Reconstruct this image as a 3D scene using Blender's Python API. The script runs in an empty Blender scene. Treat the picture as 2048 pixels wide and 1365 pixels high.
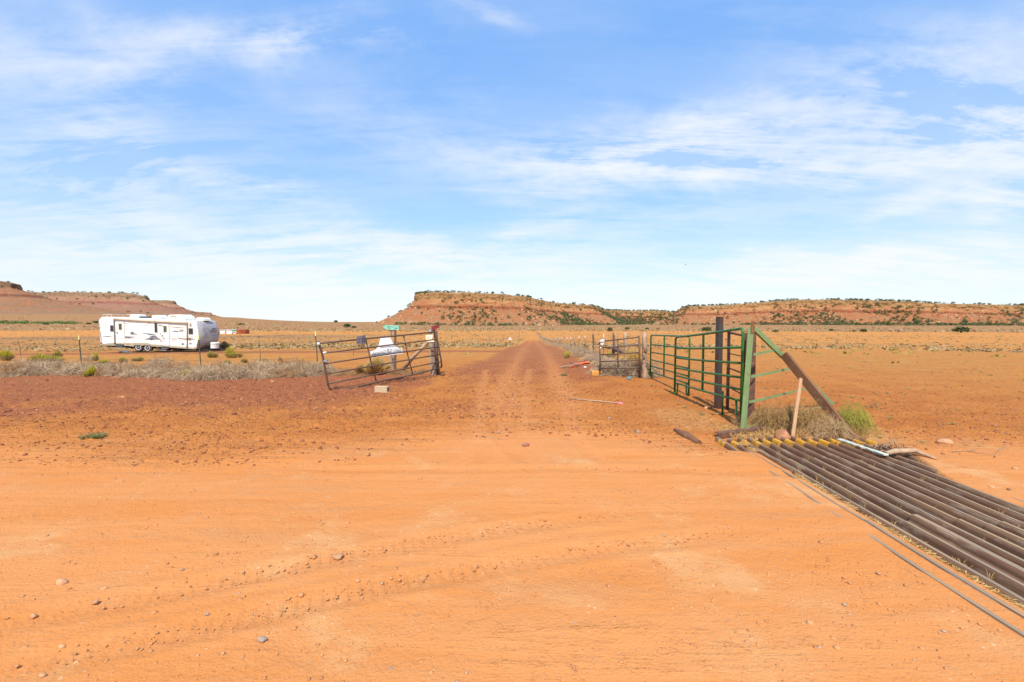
import bpy, math, random
import numpy as np
from mathutils import Vector, Matrix

# ------------------------------------------------------------------ camera, sky, sun, exposure
SC = bpy.context.scene
COL = SC.collection
CAM_H = 2.1
F_PX = 850.0            # focal length in pixels of a 2048 px wide frame
HORIZON = 645.0
PITCH = math.atan((682.5 - HORIZON) / F_PX)
cam_data = bpy.data.cameras.new('camera')
cam_data.sensor_width = 36.0
cam_data.lens = 36.0 * F_PX / 2048.0
cam_data.clip_start = 0.05
cam_data.clip_end = 30000.0
cam = bpy.data.objects.new('camera', cam_data)
cam.location = (0, 0, CAM_H)
cam.rotation_euler = (math.pi / 2 - PITCH, 0, 0)
COL.objects.link(cam)
SC.camera = cam

SUN_EL, SUN_AZ = math.radians(54), math.radians(5)      # light travels a little right of +Y
world = bpy.data.worlds.new('World')
SC.world = world
world.use_nodes = True

sun_data = bpy.data.lights.new('sun', 'SUN')
sun_data.energy = 3.1
sun_data.angle = math.radians(0.5)
sun_data.color = (1.0, 0.95, 0.87)
sun = bpy.data.objects.new('sun', sun_data)
ldir = Vector((math.sin(SUN_AZ) * math.cos(SUN_EL), math.cos(SUN_AZ) * math.cos(SUN_EL), -math.sin(SUN_EL)))
sun.rotation_euler = ldir.to_track_quat('-Z', 'Y').to_euler()
sun.location = (0, -20, 40)
COL.objects.link(sun)

SC.view_settings.view_transform = 'Standard'
SC.view_settings.look = 'None'
SC.view_settings.exposure = 0.92
SC.view_settings.gamma = 1.0
SC.view_settings.use_curve_mapping = False


# ------------------------------------------------------------------ node helpers
class NT:
    def __init__(s, tree):
        s.t = tree
        s.n = tree.nodes
        s.l = tree.links

    def node(s, kind, **kw):
        nd = s.n.new(kind)
        for k, v in kw.items():
            setattr(nd, k, v)
        return nd

    def put(s, sock, v):
        if isinstance(v, bpy.types.NodeSocket):
            s.l.new(v, sock)
        elif v is not None:
            if isinstance(v, (tuple, list)) and len(v) == 3 and sock.type == 'RGBA':
                v = (*v, 1.0)
            sock.default_value = v

    def math(s, op, a, b=None, c=None, clamp=False):
        nd = s.node('ShaderNodeMath', operation=op, use_clamp=clamp)
        s.put(nd.inputs[0], a)
        if b is not None:
            s.put(nd.inputs[1], b)
        if c is not None:
            s.put(nd.inputs[2], c)
        return nd.outputs[0]

    def noise(s, vec, scale, detail=4, rough=0.55, dist=0.0, out='Fac'):
        nd = s.node('ShaderNodeTexNoise')
        s.put(nd.inputs['Vector'], vec)
        nd.inputs['Scale'].default_value = scale
        nd.inputs['Detail'].default_value = detail
        nd.inputs['Roughness'].default_value = rough
        nd.inputs['Distortion'].default_value = dist
        return nd.outputs[out]

    def voro(s, vec, scale, out='Distance', feature='F1', rnd=1.0):
        nd = s.node('ShaderNodeTexVoronoi', feature=feature)
        s.put(nd.inputs['Vector'], vec)
        nd.inputs['Scale'].default_value = scale
        nd.inputs['Randomness'].default_value = rnd
        return nd.outputs[out]

    def ramp(s, v, lo, hi, a=0.0, b=1.0, smooth=True):
        nd = s.node('ShaderNodeMapRange', interpolation_type='SMOOTHSTEP' if smooth else 'LINEAR')
        s.put(nd.inputs[0], v)
        s.put(nd.inputs[1], lo)
        s.put(nd.inputs[2], hi)
        s.put(nd.inputs[3], a)
        s.put(nd.inputs[4], b)
        return nd.outputs[0]

    def mix(s, f, a, b, mode='MIX'):
        nd = s.node('ShaderNodeMix', data_type='RGBA', blend_type=mode)
        s.put(nd.inputs[0], f)
        s.put(nd.inputs[6], a)
        s.put(nd.inputs[7], b)
        return nd.outputs[2]

    def mapping(s, vec, scale=(1, 1, 1), loc=(0, 0, 0), rot=(0, 0, 0)):
        nd = s.node('ShaderNodeMapping')
        s.put(nd.inputs['Vector'], vec)
        nd.inputs['Location'].default_value = loc
        nd.inputs['Rotation'].default_value = rot
        nd.inputs['Scale'].default_value = scale
        return nd.outputs[0]

    def bump(s, h, strength, dist):
        nd = s.node('ShaderNodeBump')
        nd.inputs['Strength'].default_value = strength
        nd.inputs['Distance'].default_value = dist
        s.put(nd.inputs['Height'], h)
        return nd.outputs[0]


# ------------------------------------------------------------------ the sky: nishita + thin clouds
def build_world():
    g = NT(world.node_tree)
    for nd in list(g.n):
        g.n.remove(nd)
    out = g.node('ShaderNodeOutputWorld')
    bg = g.node('ShaderNodeBackground')
    bg.inputs['Strength'].default_value = SKY_STRENGTH
    g.l.new(bg.outputs[0], out.inputs[0])
    sky = g.node('ShaderNodeTexSky', sky_type='NISHITA')
    sky.sun_disc = False
    sky.sun_elevation = SUN_EL
    sky.sun_rotation = math.pi + SUN_AZ
    sky.altitude = 1500
    sky.air_density = 1.0
    sky.dust_density = 0.6
    sky.ozone_density = 1.2
    tc = g.node('ShaderNodeTexCoord').outputs['Generated']
    sep = g.node('ShaderNodeSeparateXYZ')
    g.l.new(tc, sep.inputs[0])
    X, Y, Z = sep.outputs
    az = g.math('MULTIPLY', g.math('ARCTAN2', X, Y), 180 / math.pi)          # degrees right of +Y
    el = g.math('MULTIPLY', g.math('ARCSINE', Z), 180 / math.pi)
    # cirrus sheet: noise on the plane high above
    zz = g.math('ADD', g.math('MAXIMUM', Z, 0.0), 0.16)
    cmb = g.node('ShaderNodeCombineXYZ')
    g.put(cmb.inputs[0], g.math('DIVIDE', X, zz))
    g.put(cmb.inputs[1], g.math('DIVIDE', Y, zz))
    plane = cmb.outputs[0]
    n1 = g.noise(g.mapping(plane, (0.62, 1.25, 1), (3.1, 0.4, 0), (0, 0, 0.35)), 1.7, 9, 0.62, 0.7)
    n2 = g.noise(g.mapping(plane, (0.5, 2.4, 1), (1.3, 7.7, 0), (0, 0, -0.25)), 2.6, 8, 0.66, 0.5)
    n3 = g.noise(plane, 9.0, 6, 0.7, 0.3)
    wisp = g.math('ADD', g.math('ADD', g.math('MULTIPLY', n1, 0.5), g.math('MULTIPLY', n2, 0.38)), g.math('MULTIPLY', n3, 0.12))

    def blob(px0, py0, px1, py1, wpx, amp):
        e = []
        for px, py in ((px0, py0), (px1, py1)):
            rx, rz = ray(px, py)
            e.append((math.degrees(math.atan2(rx, 1)), math.degrees(math.atan2(rz, math.hypot(rx, 1)))))
        return blob_deg((e[0][0] + e[1][0]) / 2, (e[0][1] + e[1][1]) / 2, max(math.hypot(e[1][0] - e[0][0], e[1][1] - e[0][1]) / 1.6, .5),
                        wpx * .055, math.degrees(math.atan2(e[1][1] - e[0][1], e[1][0] - e[0][0])), amp)

    def blob_deg(a0, e0, ra, re, rot, amp):
        c, s_ = math.cos(math.radians(rot)), math.sin(math.radians(rot))
        da = g.math('SUBTRACT', azw, a0)
        de = g.math('SUBTRACT', elw, e0)
        u = g.math('MULTIPLY_ADD', da, c / ra, g.math('MULTIPLY', de, s_ / ra))
        v = g.math('MULTIPLY_ADD', da, -s_ / re, g.math('MULTIPLY', de, c / re))
        r2 = g.math('ADD', g.math('MULTIPLY', u, u), g.math('MULTIPLY', v, v))
        return g.math('MULTIPLY', g.math('EXPONENT', g.math('MULTIPLY', r2, -1.0)), amp)
    w1 = g.noise(g.mapping(tc, (1, 1, 1.6), (2, 5, 1)), 3.2, 5, .55)
    w2 = g.noise(g.mapping(tc, (1, 1, 1.6), (9, 1, 4)), 3.6, 5, .55)
    azw = g.math('ADD', az, g.math('MULTIPLY', g.math('SUBTRACT', w1, .5), 16.0))
    elw = g.math('ADD', el, g.math('MULTIPLY', g.math('SUBTRACT', w2, .5), 11.0))
    cover = None
    for b in CLOUDS:
        v = blob(*b)
        cover = v if cover is None else g.math('ADD', cover, v)
    for b in CLOUDS_BEHIND:
        cover = g.math('ADD', cover, blob_deg(*b))
    dens = g.math('MULTIPLY', g.math('ADD', cover, .05), g.ramp(wisp, .43, .64, .10, 1.9, False))
    dens = g.math('SUBTRACT', 1.0, g.math('EXPONENT', g.math('MULTIPLY', dens, -1.25)))
    veil = g.math('MULTIPLY', g.ramp(el, 32, 0, 0.0, 1.0, False), 0.22)
    low = g.ramp(el, 15, 0, 0.0, 0.50)
    f = g.math('ADD', dens, g.math('MULTIPLY', g.math('SUBTRACT', 1.0, dens), g.math('ADD', veil, low)), clamp=True)
    lum = g.ramp(el, 3, 38, .46, 1.30, False)
    tint = g.mix(1.0, g.mix(1.0, sky.outputs[0], SKY_TINT, 'MULTIPLY'), g.node('ShaderNodeCombineColor').outputs[0], 'MULTIPLY')
    cc = tint.node.inputs[7].links[0].from_node
    for k in range(3):
        g.put(cc.inputs[k], lum)
    col = g.mix(f, tint, CLOUD_COL)
    g.l.new(col, bg.inputs['Color'])


SKY_STRENGTH = 0.15
SKY_TINT = (0.83, 1.02, 1.10)
CLOUD_COL = (3.42, 3.50, 3.60)
# streaks of cirrus: from, to, width (pixels of the 2048 px frame), amount
CLOUDS = [(60, 100, 700, 92, 38, .75), (420, 80, 640, 110, 22, .5), (120, 215, 330, 300, 60, .45), (300, 310, 600, 400, 26, .55), (0, 340, 300, 420, 60, .45),
          (320, 505, 1180, 500, 48, .85), (380, 540, 760, 590, 40, .8), (1000, 470, 1180, 430, 26, .5), (700, 480, 1000, 540, 40, .6),
          (950, 310, 1700, 300, 55, .7), (1200, 330, 1740, 170, 45, .85), (1750, 230, 2060, 200, 50, .8), (1880, 300, 2080, 290, 40, 1.1),
          (1300, 360, 1900, 320, 35, .5), (1950, 430, 2060, 370, 40, .8), (1740, 450, 1900, 385, 22, .45), (1050, 600, 1900, 560, 42, 1.3),
          (1500, 560, 2100, 500, 30, .9), (500, 625, 1000, 610, 45, .8), (900, 5, 1010, 35, 16, .3), (1550, 90, 2060, 130, 70, .22), (0, 520, 300, 560, 50, .35),
          (-60, 300, 600, 380, 100, .22), (1000, 290, 2100, 310, 80, .25)]
CLOUDS_BEHIND = [(-80, 20, 22, 6, 5, .5), (80, 24, 20, 7, -8, .6), (150, 22, 40, 9, 10, .6), (-140, 30, 40, 10, -10, .6)]


# ------------------------------------------------------------------ pixels to places
def ray(px, py):
    """Direction of the pixel with its forward (Y) component scaled to 1."""
    r = (px - 1024.0) / F_PX
    u = -(py - 682.5) / F_PX
    y = math.cos(PITCH) + math.sin(PITCH) * u
    z = -math.sin(PITCH) + math.cos(PITCH) * u
    return r / y, z / y


build_world()


def P(px, py, D):
    rx, rz = ray(px, py)
    return Vector((rx * D, D, CAM_H + rz * D))


def on_plane(px, py, p0, dirxy):
    """Where the pixel's ray meets the upright plane through p0 running along dirxy."""
    rx, rz = ray(px, py)
    nx, ny = -dirxy[1], dirxy[0]
    D = (p0[0] * nx + p0[1] * ny) / (rx * nx + ny)
    return Vector((rx * D, D, CAM_H + rz * D))


# ------------------------------------------------------------------ numpy noise
def vnoise(x, y, seed=0):
    xi = np.floor(x).astype(np.int64)
    yi = np.floor(y).astype(np.int64)
    fx, fy = x - xi, y - yi

    def h(a, b):
        n = (a * 374761393 + b * 668265263 + seed * 974634777) & 0xFFFFFFFF
        n = ((n ^ (n >> 13)) * 1274126177) & 0xFFFFFFFF
        n = n ^ (n >> 16)
        return (n & 0xFFFF) / 65535.0
    ux, uy = fx * fx * (3 - 2 * fx), fy * fy * (3 - 2 * fy)
    a, b, c, d = h(xi, yi), h(xi + 1, yi), h(xi, yi + 1), h(xi + 1, yi + 1)
    return (a * (1 - ux) + b * ux) * (1 - uy) + (c * (1 - ux) + d * ux) * uy


def fbm(x, y, octs=4, seed=0, gain=0.5):
    x = np.asarray(x, float)
    y = np.asarray(y, float)
    s, amp, tot = 0.0, 1.0, 0.0
    for o in range(octs):
        s = s + amp * vnoise(x, y, seed + o * 17)
        tot += amp
        x, y, amp = x * 2.03 + 11.3, y * 2.03 - 7.1, amp * gain
    return s / tot


def sstep(a, b, v):
    t = np.clip((v - a) / (b - a), 0, 1)
    return t * t * (3 - 2 * t)


# ------------------------------------------------------------------ the lie of the land
S_K = np.array([0, 15, 24, 34, 46, 60, 89, 130, 190, 400, 800, 1500, 6000, 20000.])
Z_K = np.array([0, 0, -.08, -.28, -.60, -1.3, -2.6, -4.0, -5.3, -7.6, -9.4, -8.5, -8.5, -8.5])


def rail_u(x, y):
    """Sideways coordinate across the cattle guard's rails (they run almost away from the camera)."""
    return x - 0.061 * (y - 4.4)


def track_c(y):
    return 0.05 * y


def zt_big(x, y):
    s = np.hypot(0.6 * x, y)
    z = np.interp(s, S_K, Z_K)
    a = np.degrees(np.arctan2(x, np.maximum(y, 1e-3)))
    left = sstep(-22, -42, a)
    z = z + left * sstep(300, 2100, s) * 46
    mid = sstep(-4, -16, a) * sstep(500, 2600, s) * 12
    z = z + mid * (1 - left)
    far = np.where(s > 300, (fbm(x / 260, y / 260, 3, 5) - .5) * np.clip((s - 300) / 700, 0, 1) * 2.5, 0)
    return z + far


def zt(x, y):
    x = np.asarray(x, float)
    y = np.asarray(y, float)
    z = zt_big(x, y)
    s = np.hypot(x, y)
    near = np.clip(1.5 - s / 60, 0, 1)
    u = rail_u(x, y)
    gm = sstep(2.7, 3.4, u) * sstep(6.9, 6.3, u) * sstep(8.6, 7.8, y)
    z = z + (fbm(x / 3.1, y / 3.1, 3, 3) - .5) * 0.07 * near * (1 - gm)
    # berm of dark gravel at the left, edge of the graded road
    berm = sstep(-3.0, -7.5, x) * sstep(8.5, 11, y) * sstep(19, 14, y)
    z = z + berm * (0.035 + 0.06 * (fbm(x / .5, y / .5, 3, 9) - .5))
    edge = np.exp(-((y - 6.6 - .35 * (fbm(x / 2.5, y * 0 + 1, 2, 31) - .5)) / .25) ** 2) * sstep(2.5, 0.8, np.abs(x) * .4)
    z = z + sstep(-.5, -3, x) * edge * .025
    # wheel ruts of the side track
    c = track_c(y)
    for off in (-.85, .85):
        z = z - .035 * np.exp(-((x - c - off) / .28) ** 2) * sstep(7.5, 11, y) * sstep(120, 60, y)
    z = z + .05 * np.exp(-((x - c - 3.4) / .6) ** 2) * sstep(14, 18, y) * sstep(90, 50, y)
    # cattle guard: soil flush with the outermost rails, a pit under the others
    u = rail_u(x, y)
    wob = .05 * (fbm(x / .6, y / .6, 3, 77) - .5)
    road = sstep(7.3, 6.5, y)
    mound = sstep(2.6, 3.5, u + wob) * sstep(3.84, 3.76, u + wob * .3)
    z = z + mound * road * .0265 + mound * road * sstep(3.60, 3.52, u) * .012 * sstep(.42, .6, fbm(x / .8, y / .9, 3, 78)) + mound * road * sstep(3.60, 3.52, u) * .012 * sstep(5.6, 6.2, y)
    ue = 5.61 + .50 * sstep(5.2, 6.9, y)
    back = sstep(ue - .02, ue + .10, u + wob * .5) * sstep(8.2, 7.0, u) * sstep(7.8, 6.8, y)
    z = z + back * .0265 + back * .010 * sstep(.45, .65, fbm(x / .7, y / .7, 3, 79)) + back * sstep(5.98, 6.06, u) * .014
    pit = sstep(3.80, 3.90, u + wob * .3) * sstep(ue + .08, ue - .02, u + wob * .5) * sstep(7.72, 7.55, y)
    tipz = sstep(3.25, 3.42, u) * sstep(3.95, 3.85, u) * sstep(6.7, 7.0, y) * sstep(7.95, 7.75, y)
    z = z - tipz * .045
    z = z - pit * (.24 - .12 * sstep(4.1, 3.85, u))
    return z


def G(px, py, dmax=6000.0, dmin=1.2):
    """Where the pixel's ray meets the ground."""
    rx, rz = ray(px, py)
    D = np.exp(np.linspace(math.log(dmin), math.log(dmax), 2500))
    h = CAM_H + rz * D - zt(rx * D, D)
    idx = np.argmax(h < 0)
    if h[idx] >= 0:
        idx = len(D) - 1
    lo, hi = D[max(idx - 1, 0)], D[idx]
    t = h[idx - 1] / max(h[idx - 1] - h[idx], 1e-9)
    d = lo + (hi - lo) * min(max(t, 0), 1)
    return Vector((rx * d, d, float(zt(rx * d, d))))


def ground_z(x, y):
    return float(zt(x, y))


# ------------------------------------------------------------------ building meshes
def mesh_np(name, verts, faces, mat, smooth=False, parent=None, mats=None, midx=None):
    """verts (n,3); faces: list of arrays, each (m,k) of one polygon size."""
    me = bpy.data.meshes.new(name)
    verts = np.asarray(verts, dtype=np.float32)
    if parent is not None:
        verts = verts - np.array(org(parent), dtype=np.float32)
    me.vertices.add(len(verts))
    me.vertices.foreach_set('co', verts.ravel())
    fl = [np.asarray(f, dtype=np.int32) for f in faces if len(f)]
    tot = sum(f.size for f in fl)
    nf = sum(len(f) for f in fl)
    me.loops.add(tot)
    me.polygons.add(nf)
    me.loops.foreach_set('vertex_index', np.concatenate([f.ravel() for f in fl]))
    starts, k = [], 0
    for f in fl:
        starts.append(k + np.arange(len(f)) * f.shape[1])
        k += f.size
    me.polygons.foreach_set('loop_start', np.concatenate(starts).astype(np.int32))
    if smooth:
        me.polygons.foreach_set('use_smooth', np.ones(nf, dtype=bool))
    for m in (mats or [mat]):
        me.materials.append(m)
    if midx is not None:
        me.polygons.foreach_set('material_index', np.asarray(midx, dtype=np.int32))
    me.update(calc_edges=True)
    o = bpy.data.objects.new(name, me)
    COL.objects.link(o)
    if parent is not None:
        o.parent = parent
    return o


ORG = {}


def org(o):
    return ORG.get(o.name, (0, 0, 0))


def tag(o, label=None, cat=None, group=None, kind=None):
    if label:
        o['label'] = label
    if cat:
        o['category'] = cat
    if group:
        o['group'] = group
    if kind:
        o['kind'] = kind
    return o


def thing(name, label, cat, loc, group=None):
    """An empty at the base of a thing; its parts are written in world coordinates."""
    o = bpy.data.objects.new(name, None)
    o.empty_display_size = .1
    COL.objects.link(o)
    o.location = loc
    ORG[o.name] = tuple(loc)
    return tag(o, label, cat, group)


class MB:
    def __init__(s):
        s.v, s.f, s.sm = [], [], []

    def add(s, vs, fs, smooth=False):
        k = len(s.v)
        s.v += [tuple(v) for v in vs]
        s.f += [tuple(i + k for i in f) for f in fs]
        s.sm += [smooth] * len(fs)
        return s

    def box(s, c, size, rot=None, bev=0.0):
        hx, hy, hz = [d / 2 for d in size]
        M = rot if rot is not None else Matrix.Identity(3)
        c = Vector(c)
        if bev <= 0:
            vs = [c + M @ Vector((x * hx, y * hy, z * hz)) for z in (-1, 1) for x, y in ((-1, -1), (1, -1), (1, 1), (-1, 1))]
            return s.add(vs, [(3, 2, 1, 0), (4, 5, 6, 7), (0, 1, 5, 4), (1, 2, 6, 5), (2, 3, 7, 6), (3, 0, 4, 7)])
        b = min(bev, hx * .9, hy * .9, hz * .9)
        loops = []
        for z, ins in ((-hz, b), (-hz + b, 0), (hz - b, 0), (hz, b)):
            ax, ay = hx - ins, hy - ins
            ring = [(-ax + b, -ay), (ax - b, -ay), (ax, -ay + b), (ax, ay - b), (ax - b, ay), (-ax + b, ay), (-ax, ay - b), (-ax, -ay + b)]
            loops.append([c + M @ Vector((x, y, z)) for x, y in ring])
        return s.loft(loops, True, True)

    def loft(s, loops, cap0=True, cap1=True, smooth=False, closed=True):
        n = len(loops[0])
        vs = [v for lp in loops for v in lp]
        fs = []
        for i in range(len(loops) - 1):
            for j in range(n if closed else n - 1):
                a, b = i * n + j, i * n + (j + 1) % n
                fs.append((a, b, b + n, a + n))
        s.add(vs, fs, smooth)
        if closed:
            k = len(s.v) - len(vs)
            if cap0:
                s.f.append(tuple(k + j for j in reversed(range(n))))
                s.sm.append(False)
            if cap1:
                s.f.append(tuple(k + (len(loops) - 1) * n + j for j in range(n)))
                s.sm.append(False)
        return s

    def tube(s, pts, r, n=8, caps=True):
        pts = [Vector(p) for p in pts]
        rs = r if isinstance(r, (list, tuple)) else [r] * len(pts)
        loops, up = [], None
        for i, p in enumerate(pts):
            t = (pts[min(i + 1, len(pts) - 1)] - pts[max(i - 1, 0)]).normalized()
            if up is None:
                up = Vector((0, 0, 1)) if abs(t.z) < .9 else Vector((0, 1, 0))
            a = t.cross(up).normalized()
            up = a.cross(t).normalized()
            loops.append([p + (a * math.cos(2 * math.pi * k / n) + up * math.sin(2 * math.pi * k / n)) * rs[i] for k in range(n)])
        return s.loft(loops, caps, caps, smooth=True)

    def bar(s, a, b, w, h, up=(0, 0, 1), bev=0.0):
        """A squared bar from a to b: w sideways, h along up."""
        a, b = Vector(a), Vector(b)
        t = (b - a)
        L = t.length
        t.normalize()
        side = t.cross(Vector(up))
        if side.length < 1e-4:
            side = t.cross(Vector((0, 1, 0)))
        side.normalize()
        u = side.cross(t).normalized()
        M = Matrix((side, t, u)).transposed()
        return s.box((a + b) / 2, (w, L, h), M, bev)

    def prism(s, outline, thick_vec, smooth=False):
        """outline: closed 3D points; extruded by thick_vec."""
        a = [Vector(p) for p in outline]
        t = Vector(thick_vec)
        return s.loft([a, [p + t for p in a]], True, True, smooth)

    def build(s, name, mat, parent=None, label=None):
        me = bpy.data.meshes.new(name)
        ox = org(parent) if parent is not None else (0, 0, 0)
        me.from_pydata([(v[0] - ox[0], v[1] - ox[1], v[2] - ox[2]) for v in s.v], [], s.f)
        me.materials.append(mat)
        me.polygons.foreach_set('use_smooth', s.sm)
        me.update()
        o = bpy.data.objects.new(name, me)
        COL.objects.link(o)
        if parent is not None:
            o.parent = parent
            ORG[o.name] = ox
        if label:
            o['label'] = label
        return o


# ------------------------------------------------------------------ materials
def base_mat(name):
    m = bpy.data.materials.new(name)
    m.use_nodes = True
    g = NT(m.node_tree)
    bsdf = m.node_tree.nodes['Principled BSDF']
    return m, g, bsdf


def paint(name, col, col2=None, rough=.6, metal=0.0, scale=6.0, amt=.5, bump=.0, bdist=.004, lo=.4, hi=.65, detail=5, stretch=(1, 1, 1),
          fine=.12, spec=.4, col3=None, lo3=.6, hi3=.7, scale3=20.):
    """Surface of colour col worn towards col2 by noise; a light fine-grained variation on top."""
    m, g, b = base_mat(name)
    oc = g.node('ShaderNodeTexCoord').outputs['Object']
    vec = g.mapping(oc, stretch)
    n = g.noise(vec, scale, detail, .6)
    c = g.mix(g.math('MULTIPLY', g.ramp(n, lo, hi), amt), col, col2 or tuple(x * .7 for x in col))
    if col3:
        n3 = g.noise(g.mapping(vec, (1, 1, 1), (5, 3, 1)), scale3, 5, .65)
        c = g.mix(g.ramp(n3, lo3, hi3), c, col3)
    nf = g.noise(vec, scale * 9, 3, .6)
    c = g.mix(1.0, c, g.mix(nf, (1 - fine,) * 3, (1 + fine,) * 3), 'MULTIPLY')
    g.put(b.inputs['Base Color'], c)
    b.inputs['Roughness'].default_value = rough
    b.inputs['Metallic'].default_value = metal
    b.inputs['Specular IOR Level'].default_value = spec
    if bump:
        g.put(b.inputs['Normal'], g.bump(g.math('ADD', n, g.math('MULTIPLY', nf, .5)), bump, bdist))
    return m


def leafy(name, c1, c2, c3=None, scale=3.0, rough=.85, z_lo=None, z_hi=None, trans=.0):
    m, g, b = base_mat(name)
    geo = g.node('ShaderNodeNewGeometry').outputs['Position']
    info = g.node('ShaderNodeObjectInfo').outputs['Random']
    n = g.noise(geo, scale, 3, .6)
    n = g.math('ADD', n, g.math('MULTIPLY', g.math('SUBTRACT', info, .5), .25))
    c = g.mix(g.ramp(n, .35, .65), c1, c2)
    if c3:
        oc = g.node('ShaderNodeTexCoord').outputs['Object']
        sep = g.node('ShaderNodeSeparateXYZ')
        g.put(sep.inputs[0], oc)
        c = g.mix(g.ramp(g.math('ADD', sep.outputs[2], g.math('MULTIPLY', n, .1)), z_lo, z_hi), c3, c)
    g.put(b.inputs['Base Color'], c)
    b.inputs['Roughness'].default_value = rough
    b.inputs['Specular IOR Level'].default_value = .2
    return m


# ------------------------------------------------------------------ ground
def ground_material():
    m, g, b = base_mat('desert_soil')
    pos = g.node('ShaderNodeNewGeometry').outputs['Position']
    flat = g.mapping(pos, (1, 1, 0.0))
    at = g.node('ShaderNodeAttribute', attribute_name='zones')
    sp = g.node('ShaderNodeSeparateColor')
    g.l.new(at.outputs['Color'], sp.inputs[0])
    road, gravel, scrub = sp.outputs
    at2 = g.node('ShaderNodeAttribute', attribute_name='zones2')
    sp2 = g.node('ShaderNodeSeparateColor')
    g.l.new(at2.outputs['Color'], sp2.inputs[0])
    ruts, nearness, straw = sp2.outputs
    n_big = g.noise(flat, .12, 4, .6, .4)
    n_mid = g.noise(flat, .9, 5, .62, .3)
    n_small = g.noise(flat, 7.0, 5, .65)
    n_fine = g.noise(flat, 60.0, 3, .6)
    n_str = g.noise(g.mapping(flat, (.16, 1.6, 1), (0, 0, 0), (0, 0, .06)), 1.3, 6, .65, .5)    # streaked along the road
    n_diag = g.noise(g.mapping(flat, (.25, 2.2, 1), (4, 2, 0), (0, 0, .5)), 1.4, 5, .6, .6)
    # orange soil
    soil = g.mix(g.ramp(n_mid, .3, .7), (.50, .178, .042), (.41, .128, .028))
    soil = g.mix(g.math('SUBTRACT', 1.0, g.ramp(nearness, -.1, .75)), soil, g.mix(g.ramp(n_mid, .3, .7), (.49, .215, .052), (.42, .165, .036)))
    soil = g.mix(g.math('MULTIPLY', g.ramp(n_big, .35, .7), .6), soil, (.50, .19, .045))
    # graded road: paler, with pink-tan and whitish streaks
    rd = g.mix(g.ramp(n_str, .32, .68), (.54, .215, .068), (.505, .180, .046))
    rd = g.mix(g.math('MULTIPLY', g.ramp(n_diag, .52, .68), .6), rd, (.455, .195, .07))
    rd = g.mix(g.math('MULTIPLY', g.ramp(g.math('ADD', n_mid, g.math('MULTIPLY', n_fine, .25)), .66, .80), .65), rd, (.60, .31, .12))
    # crushed cinder gravel
    gv = g.mix(g.ramp(n_small, .3, .7), (.365, .122, .050), (.255, .080, .034))
    gv = g.mix(g.math('MULTIPLY', g.ramp(n_fine, .55, .75), .6), gv, (.43, .17, .075))
    c = soil
    f_g = g.ramp(g.math('ADD', gravel, g.math('MULTIPLY', g.math('SUBTRACT', g.math('ADD', g.math('MULTIPLY', n_small, .5), g.math('MULTIPLY', n_mid, .5)), .5), 1.1)), .3, .8)
    c = g.mix(g.math('MULTIPLY', f_g, .9), c, gv)
    f_r = g.ramp(g.math('ADD', road, g.math('ADD', g.math('MULTIPLY', g.math('SUBTRACT', n_str, .5), 1.1), g.math('MULTIPLY', g.math('SUBTRACT', n_small, .5), .8))), .1, 1.0)
    rd = g.mix(g.math('MULTIPLY', g.ramp(g.math('ADD', g.math('MULTIPLY', n_fine, .6), g.math('MULTIPLY', n_mid, .4)), .49, .58), .5), rd, (.45, .225, .095))
    c = g.mix(f_r, c, rd)
    c = g.mix(g.math('MULTIPLY', ruts, g.ramp(n_small, .25, .6, .5, .95)), c, (.53, .205, .066))
    # far scrubland: greyish brown, patchy, in long bands
    far_n = g.noise(g.mapping(flat, (.010, .045, 1)), 1.0, 7, .68, .3)
    far_f = g.noise(g.mapping(flat, (.10, .22, 1)), 1.0, 6, .72)
    grass = g.noise(g.mapping(flat, (.5, 1.4, 1), (3, 8, 0)), 1.0, 6, .7)
    c = g.mix(g.math('MULTIPLY', g.math('MULTIPLY', g.ramp(grass, .50, .66), g.ramp(nearness, .5, -.1)), .5), c, (.47, .30, .11))
    sc = g.mix(g.ramp(far_f, .42, .62), (.31, .16, .068), (.20, .115, .05))
    f_s = g.ramp(g.math('ADD', scrub, g.math('MULTIPLY', g.math('SUBTRACT', g.math('ADD', g.math('MULTIPLY', far_n, .6), g.math('MULTIPLY', far_f, .4)), .5), 1.6)), .35, .65)
    c = g.mix(g.math('MULTIPLY', f_s, .85), c, sc)
    # straw litter
    c = g.mix(g.math('MULTIPLY', straw, g.ramp(n_small, .4, .6, .2, .8)), c, (.52, .30, .12))
    # pits and grains: dark specks close by
    v1 = g.voro(flat, 26.0)
    v2 = g.voro(flat, 9.0)
    speck = g.math('MULTIPLY', g.ramp(v1, .24, .12), g.ramp(n_small, .45, .6))
    rough_zone = g.math('SUBTRACT', 1.0, g.math('MULTIPLY', f_r, .75))
    c = g.mix(g.math('MULTIPLY', g.math('MULTIPLY', speck, .5), g.math('MULTIPLY', rough_zone, rough_zone)), c, (.20, .065, .028))
    pale = g.math('MULTIPLY', g.ramp(v2, .13, .07), g.ramp(n_mid, .45, .6))
    c = g.mix(g.math('MULTIPLY', pale, .5), c, (.70, .45, .28))
    g.put(b.inputs['Base Color'], c)
    b.inputs['Roughness'].default_value = .95
    b.inputs['Specular IOR Level'].default_value = .1
    hgt = g.math('ADD', g.math('MULTIPLY', n_small, 1.2), g.math('ADD', g.math('MULTIPLY', n_fine, .30), g.math('MULTIPLY', g.math('MULTIPLY', g.ramp(v1, 0, .5), .5), rough_zone)))
    hgt = g.math('ADD', hgt, g.math('MULTIPLY', n_diag, .6))
    h2 = g.math('MULTIPLY', hgt, g.math('MULTIPLY_ADD', rough_zone, 1.15, .10))
    g.put(b.inputs['Normal'], g.bump(h2, 1.0, .05))
    return m


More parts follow.
